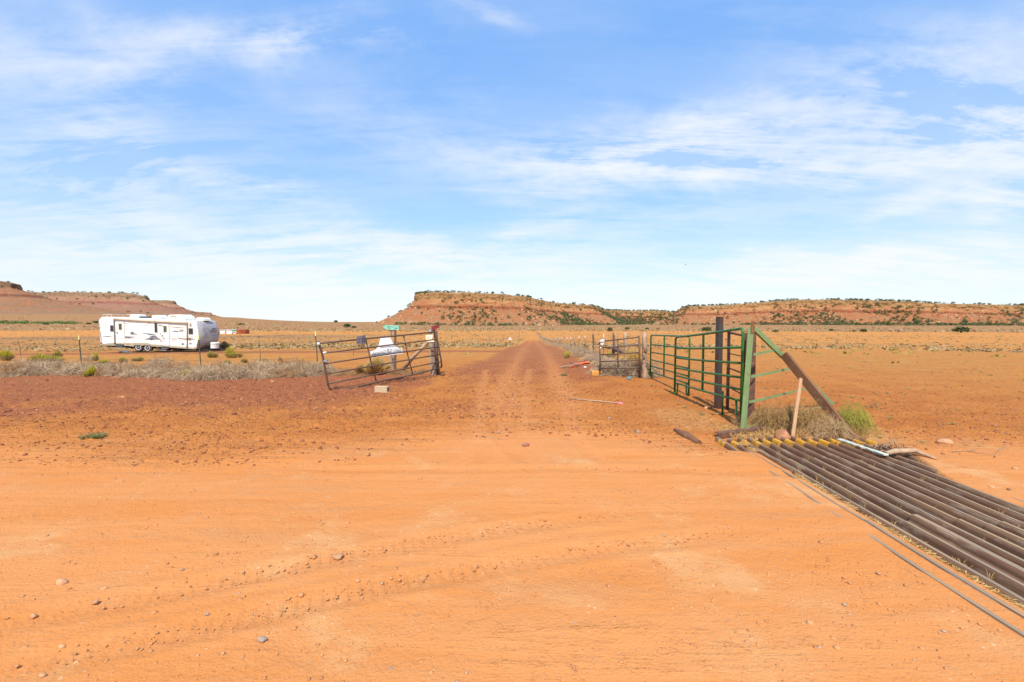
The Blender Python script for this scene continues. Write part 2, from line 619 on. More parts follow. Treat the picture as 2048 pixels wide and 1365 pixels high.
def build_ground():
    a1 = np.radians(np.arange(-64, 64.01, .155))
    a2 = np.radians(np.arange(67, 293.01, 3.0))
    ang = np.concatenate([a1, a2])
    r = [.0]
    v = .55
    while v < 30:
        r.append(v)
        v *= 1.0105
    while v < 7500:
        r.append(v)
        v *= 1.022
    r += [9000, 14000, 20000]
    r = np.array(r[1:])
    A, R = np.meshgrid(ang, r)
    X, Y = R * np.sin(A), R * np.cos(A)
    Z = zt(X, Y)
    # clods and small relief
    nearw = np.clip(1.2 - R / 26, 0, 1)
    maroon = zone_gravel(X, Y)
    ug = rail_u(X, Y)
    nearw = nearw * (1 - sstep(3.3, 3.5, ug) * sstep(6.6, 6.4, ug) * sstep(8.2, 7.7, Y))
    rough = .05 + 2.4 * maroon + 1.5 * (1 - zone_road(X, Y)) * (.4 + 1.2 * fbm(X / 1.4, Y / 1.1, 2, 58))
    cl = fbm(X / .16, Y / .16, 3, 51)
    Z = Z + nearw * rough * (np.maximum(cl - .5, 0) * .075 - .004)
    Z = Z + nearw * .012 * (fbm(X / .55, Y / .35, 3, 52) - .5)
    # old tyre prints across the road, lower left and right
    for (x0, y0, x1, y1) in ((-6, 2.2, 1.5, 4.6), (-6, 1.6, 2.5, 4.3), (-4, 6.3, 5, 5.6), (-.6, 10, .3, 5.9), (.9, 9, 1.6, 5.8)):
        dx, dy = x1 - x0, y1 - y0
        L = math.hypot(dx, dy)
        t = ((X - x0) * dx + (Y - y0) * dy) / L
        d = ((X - x0) * -dy + (Y - y0) * dx) / L + .12 * np.sin(t * .8)
        w = sstep(0, 1, t) * sstep(L, L - 1, t)
        Z = Z + w * (-.012 * np.exp(-(d / .12) ** 2) + .008 * np.exp(-((np.abs(d) - .19) / .05) ** 2))
        Z = Z + w * .004 * np.exp(-(d / .10) ** 2) * np.sign(np.sin(t * 2 * math.pi / .09))
    nr, na = X.shape
    V = np.stack([X, Y, Z], -1).reshape(-1, 3)
    i = np.arange(nr - 1)[:, None] * na
    j = np.arange(na)[None, :]
    j2 = (j + 1) % na
    F = np.stack([i + j, i + na + j, i + na + j2, i + j2], -1).reshape(-1, 4)
    F = F[:, ::-1]
    V = np.concatenate([V, [[0, 0, float(zt(0, 0))]]])
    jj = np.arange(na)
    tri = np.stack([jj, (jj + 1) % na, np.full(na, len(V) - 1)], -1)
    o = mesh_np('ground', V, [F, tri[:, ::-1]], ground_material(), True)
    Xf, Yf = V[:, 0], V[:, 1]
    Rf = np.hypot(Xf, Yf)
    z1 = np.stack([zone_road(Xf, Yf), zone_gravel(Xf, Yf), zone_scrub(Xf, Yf), np.ones(len(V))], -1)
    c = track_c(Yf)
    rut = sum(np.exp(-((Xf - c - k) / .38) ** 2) for k in (-.95, .95)) * sstep(8, 12, Yf) * (.35 + .65 * sstep(35, 12, Yf))
    for line in RUTS:
        for (xa, ya), (xb, yb) in zip(line[:-1], line[1:]):
            dx, dy = xb - xa, yb - ya
            t_ = np.clip(((Xf - xa) * dx + (Yf - ya) * dy) / (dx * dx + dy * dy), 0, 1)
            dd = np.hypot(Xf - xa - t_ * dx, Yf - ya - t_ * dy)
            rut = np.maximum(rut, .85 * np.exp(-(dd / .17) ** 2))
    u = rail_u(Xf, Yf)
    straw = sstep(3.5, 4.2, u) * sstep(7.4, 6.2, u) * sstep(6.9, 7.6, Yf) * sstep(9.2, 8.2, Yf)
    straw = np.maximum(straw, .6 * sstep(2.9, 3.6, Xf) * sstep(4.6, 4.2, Xf) * sstep(7.8, 8.6, Yf) * sstep(11, 9.5, Yf))
    z2 = np.stack([np.clip(rut, 0, 1), np.clip(1.2 - Rf / 26, 0, 1), straw, np.ones(len(V))], -1)
    for nm, arr in (('zones', z1), ('zones2', z2)):
        at = o.data.color_attributes.new(nm, 'FLOAT_COLOR', 'POINT')
        at.data.foreach_set('color', arr.astype(np.float32).ravel())
    tag(o, 'orange desert ground with graded dirt road, dark gravel shoulder and side track', None, None, 'structure')
    return o


def flat_pt(px, py):
    rx, rz = ray(px, py)
    return (rx * -CAM_H / rz, -CAM_H / rz)


RUTS = [[flat_pt(*q) for q in l_] for l_ in (((972, 738), (962, 800), (954, 865), (913, 950), (820, 985)), ((1100, 738), (1125, 800), (1159, 880), (1250, 962), (1380, 1010)),
        ((1058, 738), (1050, 800), (1046, 865), (1090, 950), (1180, 1010)), ((969, 878), (1000, 925), (1060, 975)), ((1040, 760), (1010, 850), (985, 960)))]


def zone_road(x, y):
    e = 6.15 + 1.3 * (fbm(x / 1.6, y / .7, 4, 41) - .5) + 1.5 * np.exp(-((x - .3) / 2.6) ** 2) + .7 * (fbm(x / 2.7, x * 0 + 7, 2, 43) - .5)
    w = sstep(e + 2.9, e - 1.3, y)
    mouth = .40 * np.exp(-((x - track_c(y)) / (1.3 + .12 * np.maximum(y - 6, 0))) ** 2) * sstep(15, 8.5, y)
    return np.clip(np.maximum(w, mouth), 0, 1)


def zone_gravel(x, y):
    left = sstep(-1.0, -5.0, x + 1.5 * (fbm(x, y, 2, 66) - .5)) * sstep(6.6, 10.5, y + 2.2 * (fbm(x / 2.2, y / 1.0, 3, 67) - .5)) * sstep(20.5, 17.0, y)
    left = left * (.58 + .34 * sstep(9, 14, y))
    left = np.maximum(left, .34 * sstep(7.5, 10.5, y) * sstep(22, 15, y) * sstep(3.6, 1.5, x))
    left = left + .55 * (fbm(x / 1.7, y / 1.2, 3, 61) - .5) * (left > .02)
    c = track_c(y)
    hw = 2.7 + .6 * sstep(30, 10, y)
    tr = sstep(hw + .9, hw - .5, np.abs(x - c)) * sstep(9.5, 16, y) * (.50 + .26 * sstep(12, 26, y)) * sstep(220, 120, y)
    rr = sstep(hw + 2.8, hw + .5, np.abs(x - c - .8)) * sstep(14, 18, y) * sstep(30, 22, y) * .7
    side = sstep(c, c - 3, x) * np.exp(-((y - 35.5 - .03 * x) / 2.6) ** 2)
    side2 = sstep(c, c - 3, x) * sstep(-27, -22, x) * np.exp(-((y - 31) / 2.0) ** 2) * .0
    side3 = sstep(-25, -30, x) * np.exp(-((y - 44) / 3.0) ** 2)
    return np.clip(np.maximum.reduce([left, tr, rr, side, side2, side3]), 0, 1)


def zone_scrub(x, y):
    s = np.hypot(.6 * x, y)
    a = np.degrees(np.arctan2(x, np.maximum(y, 1e-3)))
    v = .22 * sstep(40, 90, s) + .18 * sstep(190, 260, s) * sstep(410, 350, s)
    v = v + .75 * sstep(470, 560, s)
    v = v + .25 * sstep(-5, -30, a) * sstep(45, 110, s) * sstep(420, 300, s)
    v = np.where((s > 300) & (s < 500), v * .35, v)
    return np.clip(v, 0, 1)


GROUND = build_ground()

# ------------------------------------------------------------------ mesas
def mesa_material(name, cliff, band, talus, talus2, veg):
    m, g, b = base_mat(name)
    pos = g.node('ShaderNodeNewGeometry').outputs['Position']
    at = g.node('ShaderNodeAttribute', attribute_name='strata')
    sp = g.node('ShaderNodeSeparateColor')
    g.l.new(at.outputs['Color'], sp.inputs[0])
    h, crest, gr = sp.outputs
    hw = g.math('ADD', h, g.math('MULTIPLY', g.math('SUBTRACT', g.noise(pos, .012, 3), .5), .10))
    n1 = g.noise(g.mapping(pos, (1, 1, 3.0)), .03, 6, .7, .4)
    n2 = g.noise(pos, .16, 5, .7)
    layers = g.noise(g.mapping(pos, (.02, .02, 1.6)), .35, 4, .6)
    c = g.mix(g.ramp(n1, .35, .65), talus, talus2)
    c = g.mix(g.math('MULTIPLY', g.ramp(hw, .02, .18, 1, 0), .5), c, talus2)
    c = g.mix(g.math('MULTIPLY', g.math('MULTIPLY', g.ramp(hw, .48, .54), g.ramp(hw, .62, .57)), .9), c, band)
    c = g.mix(g.math('MULTIPLY', g.ramp(hw, .62, .68), .75), c, g.mix(g.ramp(n1, .4, .6), cliff, talus))
    cl = g.mix(g.ramp(layers, .38, .6), cliff, tuple(x * .62 for x in cliff))
    c = g.mix(g.ramp(hw, .78, .82), c, cl)
    c = g.mix(g.math('MULTIPLY', g.ramp(layers, .55, .7), .35), c, band)
    c = g.mix(g.math('MULTIPLY', g.ramp(n2, .56, .66), .55), c, (.46, .31, .18))
    c = g.mix(g.math('MULTIPLY', g.ramp(g.math('SUBTRACT', n2, g.math('MULTIPLY', g.math('SUBTRACT', n1, .5), .3)), .42, .33), .6), c, veg)
    c = g.mix(g.math('MULTIPLY', crest, .8), c, veg)
    g.put(b.inputs['Base Color'], c)
    b.inputs['Roughness'].default_value = .95
    b.inputs['Specular IOR Level'].default_value = .1
    g.put(b.inputs['Normal'], g.bump(g.math('ADD', n2, g.math('MULTIPLY', n1, 2)), 1.0, 3.0))
    return m


PROF_H = [1.0, 1.0, .80, .66, .62, .56, .30, .10, .03, 0.0, -.12]
PROF_O = [0, 1.5, 6, 24, 30, 33, 82, 128, 160, 190, 230]


def mesa(name, label, rim, mat, seed, back=(.3, 1.0), z_base=-9, widen=1.0, step=3.0, rows=64, gully=1.0):
    pts = []
    for px, D, ty in rim:
        p = P(px, ty, D)
        pts.append((p.x, p.y, p.z))
    pts = np.array(pts)
    seg = np.hypot(np.diff(pts[:, 0]), np.diff(pts[:, 1]))
    L = np.concatenate([[0], np.cumsum(seg)])
    t = np.arange(0, L[-1], step)
    x, y, zt_ = [np.interp(t, L, pts[:, k]) for k in range(3)]
    k = int(22 / step) | 1
    if k > 1:
        ker = np.ones(k) / k
        pad = k // 2
        sm = lambda a: np.convolve(np.pad(a, pad, mode='edge'), ker, 'valid')
        x, y, zt_ = sm(x), sm(y), sm(zt_)
    alcove = (fbm(t / 90, t * 0 + seed, 4, seed) - .5) * 40 + (fbm(t / 18, t * 0 + seed, 3, seed + 3) - .5) * 9
    tx, ty = np.gradient(x), np.gradient(y)
    n = np.hypot(tx, ty) + 1e-9
    nx, ny = ty / n, -tx / n
    kk = int(70 / step) | 1
    ker = np.ones(kk) / kk
    sm2 = lambda a: np.convolve(np.pad(a, kk // 2, mode='edge'), ker, 'valid')
    nx, ny = sm2(nx), sm2(ny)
    n = np.hypot(nx, ny) + 1e-9
    nx, ny = nx / n, ny / n
    s = np.linspace(0, 1, rows)
    cum = np.concatenate([[0], np.cumsum(np.hypot(np.diff(PROF_H) * 110, np.diff(PROF_O)))])
    cum /= cum[-1]
    h = np.interp(s, cum, PROF_H)
    o = np.interp(s, cum, PROF_O) * widen
    H, T = np.meshgrid(h, t, indexing='ij')
    O = np.meshgrid(o, t, indexing='ij')[0]
    zr = zt_ + (fbm(t / 25, t * 0 + 3, 3, seed + 8) - .5) * 3
    Ztop = zr[None, :] + 0 * H
    Zb = z_base - 1.0 if not callable(z_base) else z_base
    # gullies grow down the slope, benches and blocky cliff above
    gl = np.abs(fbm(T / 34, H * 1.2 + seed, 4, seed + 20) - .5) * 2
    slope = np.clip((.62 - H) / .4, 0, 1) * np.clip(H / .12, 0, 1)
    O = O + alcove[None, :] * np.clip(H * 1.25, .2, 1) + slope * (gl - .3) * -34 * gully
    blk = (fbm(T / 7, H * 14, 2, seed + 31) - .5)
    O = O + np.clip((H - .55) * 4, 0, 1) * blk * 11 + np.clip((H - .74) * 8, 0, 1) * (np.abs(fbm(T / 10, T * 0 + 4, 3, seed + 60) - .5)) * 16
    X = x[None, :] + nx[None, :] * O
    Y = y[None, :] + ny[None, :] * O
    if callable(z_base):
        Zg = zt_big(X, Y) - 2
    else:
        Zg = np.full_like(X, z_base - 1)
    Zg = np.minimum(Zg, Ztop - 3)
    Z = Zg + (Ztop - Zg) * H
    Z = Z + (fbm(X / 9, Y / 9, 4, seed + 40) - .5) * 8 * np.clip(H * 4, 0, 1) * np.clip((1.02 - H) * 8, .12, 1)
    # plateau behind the rim
    bx, by, bz, bh = [], [], [], []
    for off, dz in ((900, 4), (400, 3), (150, 3), (60, 2), (25, 1.5), (8, .8)):
        o1 = min(off, 12)
        bx.append(x - nx * o1 + back[0] * (off - o1))
        by.append(y - ny * o1 + back[1] * (off - o1))
        bz.append(zr - (0 if off < 300 else 4) + dz * fbm(t / 40 + off, t * 0, 3, seed + 2))
        bh.append(t * 0 + 1.0)
    X = np.concatenate([np.array(bx), X])
    Y = np.concatenate([np.array(by), Y])
    Z = np.concatenate([np.array(bz), Z])
    Hh = np.concatenate([np.array(bh), H])
    crest = np.concatenate([np.ones((6, len(t))), np.clip((H - .985) * 60, 0, 1) * .6])
    nr, nc = X.shape
    V = np.stack([X, Y, Z], -1).reshape(-1, 3)
    i = np.arange(nr - 1)[:, None] * nc
    j = np.arange(nc - 1)[None, :]
    F = np.stack([i + j, i + nc + j, i + nc + j + 1, i + j + 1], -1).reshape(-1, 4)
    ob = mesh_np(name, V, [F], mat, False)
    at = ob.data.color_attributes.new('strata', 'FLOAT_COLOR', 'POINT')
    arr = np.stack([Hh.ravel(), crest.ravel(), Hh.ravel() * 0, Hh.ravel() * 0 + 1], -1)
    at.data.foreach_set('color', arr.astype(np.float32).ravel())
    tag(ob, label, None, None, 'structure')
    return X, Y, Z, Hh


M_RED = mesa_material('mesa_rock', (.42, .225, .09), (.21, .055, .022), (.335, .11, .038), (.29, .15, .068), (.075, .075, .03))
M_BUTTE = mesa_material('butte_rock', (.24, .13, .07), (.17, .06, .035), (.34, .13, .055), (.25, .15, .08), (.10, .09, .04))  # cliff colour darker than on the other mesas
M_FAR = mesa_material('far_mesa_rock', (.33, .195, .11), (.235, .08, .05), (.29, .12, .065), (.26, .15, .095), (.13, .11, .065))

MESAS = {}
MESAS['centre'] = mesa('mesa', 'long red mesa with tan cliff rim dotted with junipers',
    [(850, 2350, 588), (838, 1800, 588), (833, 1580, 589), (838, 1500, 588), (865, 1470, 585), (940, 1500, 586), (1000, 1500, 588), (1060, 1600, 596),
     (1100, 1750, 606), (1150, 1850, 609), (1186, 1950, 612), (1194, 2150, 616), (1210, 2400, 621), (1260, 2600, 622), (1320, 2700, 622),
     (1352, 2600, 625), (1362, 2350, 620), (1366, 2080, 616), (1385, 1920, 613), (1450, 1850, 611), (1500, 1850, 607), (1560, 1800, 602),
     (1640, 1750, 599.5), (1700, 1700, 600.5), (1800, 1650, 603), (1900, 1600, 608), (2048, 1500, 611), (2200, 1450, 612), (2500, 1300, 612)], M_RED, 3)
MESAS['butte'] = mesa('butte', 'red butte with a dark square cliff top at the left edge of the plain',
    [(-420, 1500, 566), (-200, 1450, 564), (-60, 1400, 563), (4, 1400, 562), (22, 1420, 566), (27, 1480, 570), (25, 1650, 574), (10, 1900, 577)], M_BUTTE, 12, back=(-.8, .4), z_base=zt_big, widen=2.0)
MESAS['left'] = mesa('mesa', 'long pinkish mesa behind the white travel trailer',
    [(-200, 2500, 584), (10, 2400, 583), (60, 2350, 584), (90, 2350, 586), (120, 2250, 584), (200, 2150, 586), (262, 2050, 587), (284, 2050, 592), (292, 2300, 597), (285, 2600, 600)],
    M_FAR, 25, back=(-.8, .5), z_base=zt_big, widen=1.75, step=4)
MESAS['far'] = mesa('mesa', 'hazy far mesa with a short dark cliff above the trailer roof',
    [(230, 3700, 601), (335, 3500, 601), (346, 3520, 602), (349, 3900, 606)], M_FAR, 33, back=(-.8, .5), z_base=zt_big, widen=2.3, step=6)
MESAS['low'] = mesa('mesa', 'low stepped far ridge running out onto the plain',
    [(330, 4200, 623), (400, 4000, 624.5), (418, 4050, 625.5), (423, 4500, 629)], M_FAR, 44, back=(-.8, .5), z_base=zt_big, widen=1.6, step=7)
MESAS['tail'] = mesa('ridge', 'faint lowest ridge tapering away right of the trailer',
    [(400, 5200, 634), (475, 5000, 635.5), (500, 5000, 638), (545, 5100, 641), (560, 5600, 643)], M_FAR, 47, back=(-.8, .5), z_base=zt_big, widen=1.0, step=9)


# ------------------------------------------------------------------ materials for things
M = {}
M['green_new'] = paint('green_enamel', (.028, .135, .022), (.016, .075, .016), .40, scale=9, amt=.6, col3=(.16, .07, .035), lo3=.66, hi3=.72, scale3=30, bump=.1)
M['green_old'] = paint('weathered_green_paint', (.215, .30, .115), (.15, .225, .075), .6, scale=4, amt=.6, col3=(.24, .10, .04), lo3=.60, hi3=.68, scale3=11, bump=.2)
M['rust'] = paint('rusty_steel', (.105, .048, .030), (.19, .085, .045), .75, scale=7, amt=.8, bump=.3, bdist=.002)
M['rust_bright'] = paint('bright_rust', (.25, .10, .03), (.14, .06, .025), .8, scale=14, amt=.8, col3=(.36, .36, .12), lo3=.6, hi3=.66)
M['rail'] = paint('dusty_guard_rail', (.165, .075, .036), (.26, .140, .065), .7, scale=5, amt=.7, bump=.25, bdist=.002, stretch=(1, .25, 1), col3=(.32, .21, .125), lo3=.50, hi3=.66, scale3=8)
M['rail_top'] = paint('trodden_rail_steel', (.24, .165, .10), (.35, .21, .10), .7, scale=6, amt=.8, stretch=(1, .2, 1), bump=.15)
M['yellow'] = paint('worn_yellow_paint', (.62, .30, .02), (.45, .19, .02), .6, scale=12, amt=.7, col3=(.11, .05, .03), lo3=.55, hi3=.62, scale3=16)
M['pipe'] = paint('brown_weathered_pipe', (.125, .072, .043), (.085, .048, .030), .6, scale=8, amt=.7, col3=(.19, .10, .055), lo3=.6, hi3=.7, scale3=30, bump=.1)
M['dark_steel'] = paint('peeling_grey_paint_on_steel', (.058, .052, .046), (.035, .030, .026), .6, scale=5, amt=.5, col3=(.075, .032, .02), lo3=.52, hi3=.56, scale3=4, bump=.15)
M['wood_grey'] = paint('weathered_grey_wood', (.36, .26, .17), (.19, .125, .08), .85, scale=4, amt=.9, stretch=(5, 5, .5), bump=.6, bdist=.01, lo=.4, hi=.6)
M['wood_dark'] = paint('dark_old_wood', (.10, .062, .038), (.22, .14, .085), .85, scale=5, amt=.7, stretch=(5, 5, .5), bump=.6, bdist=.008)
M['wood_log'] = paint('peeled_log', (.42, .27, .155), (.24, .145, .085), .8, scale=4, amt=.8, stretch=(4, 4, .8), bump=.4, bdist=.006)
M['plank'] = paint('brown_board', (.19, .082, .034), (.11, .045, .020), .75, scale=3, amt=.8, stretch=(.8, .8, .8), bump=.25, bdist=.004, col3=(.26, .125, .06), lo3=.58, hi3=.7, scale3=6)
M['stake'] = paint('pale_stake_wood', (.50, .28, .145), (.38, .19, .09), .7, scale=9, amt=.6, stretch=(3, 3, .6), bump=.15, col3=(.12, .07, .05), lo3=.68, hi3=.70, scale3=12)
M['tpost'] = paint('dark_green_post', (.025, .065, .04), (.06, .05, .035), .6, scale=10, amt=.5)
M['post_brown'] = paint('rusty_post', (.12, .085, .055), (.075, .05, .035), .7, scale=10, amt=.5)
M['tip_yellow'] = paint('pale_yellow_tip', (.72, .70, .22), (.55, .5, .16), .6, scale=14, amt=.5)
M['tip_white'] = paint('white_tip', (.75, .74, .70), (.5, .45, .38), .6, scale=14, amt=.5)
M['wire'] = paint('fence_wire', (.16, .12, .09), (.10, .07, .05), .6, metal=.4, scale=5)
M['white'] = paint('white_gelcoat', (.76, .73, .65), (.62, .56, .46), .42, scale=1.6, amt=.45, fine=.04, stretch=(1, 1, .4))
M['white2'] = paint('chalky_white', (.74, .72, .68), (.60, .56, .50), .6, scale=3, amt=.6, fine=.05)
M['tan_trim'] = paint('tan_trim', (.42, .34, .22), (.33, .26, .16), .5, scale=3, amt=.5, fine=.05)
M['arm'] = paint('awning_arm', (.22, .17, .14), (.15, .12, .10), .5, scale=4, amt=.5)
M['awning'] = paint('awning_roll', (.62, .50, .34), (.48, .36, .22), .7, scale=4, amt=.5, stretch=(.3, 1, 1))
M['black'] = paint('matt_black', (.02, .02, .02), (.035, .03, .028), .6, scale=4)
M['rubber'] = paint('tyre_rubber', (.04, .036, .032), (.10, .075, .055), .85, scale=8, amt=.6)
M['grey_metal'] = paint('grey_metal', (.30, .30, .30), (.20, .19, .18), .45, metal=.3, scale=8)
M['grey_plastic'] = paint('grey_plastic', (.17, .15, .165), (.12, .11, .12), .6, scale=8)
M['logo_grey'] = paint('grey_print', (.13, .125, .155), (.24, .22, .21), .5, scale=2.2, amt=1, fine=.05)
M['logo_tan'] = paint('tan_print', (.26, .20, .155), (.36, .30, .24), .5, scale=4, amt=.6)
M['logo_blue'] = paint('blue_print', (.09, .13, .21), (.15, .20, .27), .5, scale=5, amt=.6)
M['logo_rust'] = paint('brown_print', (.24, .14, .10), (.33, .23, .17), .5, scale=5, amt=.6)
M['amber'] = paint('amber_lens', (.75, .16, .02), None, .3, scale=5, amt=.2)
M['red_lens'] = paint('red_lens', (.50, .02, .03), None, .3, scale=5, amt=.2)
M['frame_gold'] = paint('pale_gold_frame', (.66, .58, .30), None, .5, scale=5, amt=.2)
M['glass'] = paint('dark_window_glass', (.022, .03, .025), (.05, .06, .045), .15, scale=2, amt=.6, spec=.6)
M['glass_screen'] = paint('screened_window', (.085, .08, .065), (.065, .062, .05), .5, scale=2, amt=.5)
M['sign_white'] = paint('sun_bleached_board', (.62, .59, .56), (.52, .48, .45), .6, scale=6, amt=.5, fine=.05)
M['sign_print'] = paint('faded_brown_print', (.17, .12, .09), (.26, .20, .16), .7, scale=30, amt=.8)
M['sign_dark'] = paint('dark_print', (.06, .05, .055), (.12, .10, .10), .7, scale=20)
M['teal'] = paint('flaking_teal_board', (.16, .47, .32), (.30, .58, .43), .7, scale=5, amt=1, stretch=(1, 1, 4), col3=(.30, .24, .12), lo3=.56, hi3=.64, scale3=8, bump=.2)
M['maroon'] = paint('dark_red_board', (.24, .022, .018), (.15, .018, .015), .6, scale=5, amt=.8, bump=.1)
M['red'] = paint('bright_red', (.62, .012, .012), None, .5, scale=5, amt=.2)
M['cream'] = paint('cream_paper', (.82, .62, .34), (.88, .78, .58), .7, scale=6, amt=1, fine=.05, stretch=(.3, 1, 3))
M['block'] = paint('tan_concrete', (.50, .36, .21), (.42, .29, .16), .9, scale=14, amt=.6, bump=.3)
M['orange_block'] = paint('orange_sandstone', (.66, .28, .055), (.52, .20, .04), .85, scale=9, amt=.8, col3=(.70, .45, .20), lo3=.58, hi3=.64, scale3=14, bump=.3)
M['rock_pale'] = paint('pale_stone', (.50, .265, .125), (.38, .18, .08), .9, scale=7, amt=.8, bump=.5, bdist=.01)
M['rock_red'] = paint('red_stone', (.32, .135, .075), (.22, .085, .05), .9, scale=7, amt=.8, bump=.5, bdist=.01)
M['rock_grey'] = paint('grey_stone', (.27, .215, .165), (.38, .23, .13), .85, scale=9, amt=.7, bump=.4)
M['gravel'] = paint('loose_gravel', (.52, .235, .085), (.38, .16, .06), .95, scale=6, amt=1, col3=(.36, .28, .22), lo3=.60, hi3=.66, scale3=5)
M['clods'] = paint('dark_clods', (.26, .085, .035), (.17, .055, .024), .95, scale=4, amt=1, col3=(.55, .27, .13), lo3=.60, hi3=.66, scale3=6)
M['orange_cloth'] = paint('orange_netting', (.80, .11, .02), (.6, .07, .02), .7, scale=12, amt=.6)
M['pink'] = paint('pink_tape', (.85, .22, .24), None, .6, scale=5, amt=.2)
M['teal_cloth'] = paint('faded_teal_cloth', (.10, .28, .27), (.05, .15, .16), .8, scale=14, amt=.8)
M['tarp'] = paint('grey_tarpaulin', (.42, .42, .45), (.12, .11, .12), .6, scale=3, amt=1)
M['straw'] = leafy('dry_straw', (.54, .33, .12), (.44, .24, .08), scale=6)
M['twigs'] = leafy('grey_dry_brush', (.50, .345, .20), (.35, .235, .135), scale=1.6)
M['twigs2'] = leafy('tan_dry_brush', (.50, .31, .15), (.36, .20, .09), scale=2.0)
M['heap'] = leafy('dark_gold_brush', (.40, .235, .085), (.25, .145, .06), scale=5)
M['rabbit'] = leafy('rabbitbrush', (.48, .40, .03), (.38, .32, .04), (.33, .23, .08), scale=3, z_lo=.02, z_hi=.22)
M['rabbit_big'] = leafy('feathery_green_bush', (.36, .31, .055), (.28, .25, .05), (.40, .25, .08), scale=3, z_lo=.02, z_hi=.35)
M['amber_bush'] = leafy('golden_dry_bush', (.50, .30, .07), (.44, .31, .14), (.30, .16, .06), scale=3, z_lo=.0, z_hi=.45)
M['dark_bush'] = leafy('dark_twiggy_bush', (.13, .105, .05), (.09, .075, .035), scale=3)
M['weed'] = leafy('low_green_weed', (.15, .165, .045), (.24, .22, .09), scale=9)
M['scrub'] = leafy('grey_green_scrub', (.37, .25, .115), (.25, .18, .08), scale=.3)
M['scrub_y'] = leafy('yellow_green_scrub', (.34, .27, .06), (.24, .21, .06), scale=.3)
M['juniper'] = leafy('juniper_green', (.085, .105, .035), (.13, .14, .055), scale=.05)
M['thicket'] = leafy('green_thicket', (.12, .18, .045), (.17, .22, .06), scale=.02)
M['bark'] = paint('bark', (.14, .10, .07), (.09, .06, .045), .9, scale=3)


# ------------------------------------------------------------------ cattle guard
RT = .030                       # height of the rail tops


def rail_xy(k, y, f=0.0):
    return 3.49 + .2 * (k - 1) + .061 * (y - 4.4) + f


def hat_section(cx, y, z, w=.064, h=.145, flare=.022, bend=0.0):
    """Inverted trough, its rounded shoulders and flared sides, wall thickness included."""
    out = [(-w / 2 - flare, -h), (-w / 2 - .006, -h * .45), (-w / 2, -.030), (-w / 2 + .010, -.009), (-w / 2 + .024, 0), (w / 2 - .024, 0),
           (w / 2 - .010, -.009), (w / 2, -.030), (w / 2 + .006, -h * .45), (w / 2 + flare, -h)]
    inn = [(x * .9, zz - .008 if zz > -h * .9 else zz) for x, zz in reversed(out)]
    c, s_ = math.cos(bend), math.sin(bend)
    return [Vector((cx + x * c - zz * s_, y, z + x * s_ + zz * c)) for x, zz in out + inn]


rng = random.Random(5)
guard = thing('cattle_guard', 'steel cattle guard of parallel rails with yellow painted ends set in the dirt road', 'cattle guard', (4.6, 5.0, 0))
for k in range(1, 15):
    split = 4.42 + rng.uniform(-.03, .03) - .02 * k
    y_far = 7.60 + rng.uniform(-.06, .06) - (.0 if k > 1 else .05)
    for piece in (0, 1):
        ya, yb = (y_far, split) if piece == 0 else (split + (.10 if k % 2 else -.0), 1.15)
        jx = rng.uniform(-.006, .006)
        jz = rng.uniform(-.004, .004)
        wv = 0.0 if piece == 0 else .008
        if k == 5 and piece == 1:
            wv = .03
        n = 9
        secs = []
        for i in range(n):
            y = ya + (yb - ya) * i / (n - 1)
            xx = rail_xy(k, y, jx)
            zz = RT + jz + wv * .6 + rng.uniform(-.002, .002)
            if k in (1, 2) and piece == 0:
                zz += .002
            ww, fl = .064 + wv, .020
            if k == 5 and piece == 1:
                ww, fl = .10, .05 + .02 * math.sin(i)
            if k <= 2:
                xx += .010 * math.sin(i * 1.3 + k)
            secs.append(hat_section(xx, y, zz, ww, .135, fl))
        mb = MB()
        mb.loft(secs, True, True, smooth=False)
        r_ = mb.build('rail', M['rail'], guard)
        # the worn upper face that wheels have polished
        top = MB()
        w2 = .030 + wv
        for i in range(n - 1):
            y1, y2 = ya + (yb - ya) * i / (n - 1), ya + (yb - ya) * (i + 1) / (n - 1)
            if y1 > 6.7 and k > 1:
                continue
            z1, z2 = secs[i][4].z + .0022, secs[i + 1][4].z + .0022
            x1, x2 = (secs[i][4].x + secs[i][5].x) / 2, (secs[i + 1][4].x + secs[i + 1][5].x) / 2
            top.add([(x1 - w2 / 2, y1, z1), (x1 + w2 / 2, y1, z1), (x2 + w2 / 2, y2, z2), (x2 - w2 / 2, y2, z2),
                     (x1 - w2 / 2, y1, z1 - .004), (x1 + w2 / 2, y1, z1 - .004), (x2 + w2 / 2, y2, z2 - .004), (x2 - w2 / 2, y2, z2 - .004)],
                    [(3, 2, 1, 0), (0, 4, 7, 3), (1, 2, 6, 5)])
        top.build('worn_top', M['rail_top'], r_)
        if piece == 0:
            band = MB()
            yc = y_far - .27 - rng.uniform(0, .03)
            hw = .12
            ss = [hat_section(rail_xy(k, y, jx), y, RT + jz + .0035, .076, .11, .024) for y in (yc + hw, yc - hw)]
            band.loft(ss, True, True)
            band.build('yellow_band', M['yellow'], r_)
fb = MB()
a, b = Vector((3.78, 7.72, .0)), Vector((4.95, 8.15, .0))
fb.bar(a, b, .05, .15, bev=.006)
fb.bar(a + Vector((0, .05, .06)), b + Vector((0, .05, .06)), .11, .014)
fb.build('end_beam', M['rust'], guard)
for q0_, q1_ in (((3.55, 7.2, -.33), (6.3, 7.2, -.33)), ((3.7, 4.4, -.33), (6.3, 4.3, -.33)), ((3.6, 1.6, -.33), (6.1, 1.5, -.33))):
    MB().bar(q0_, q1_, .12, .16).build('cross_beam', M['rust'], guard)
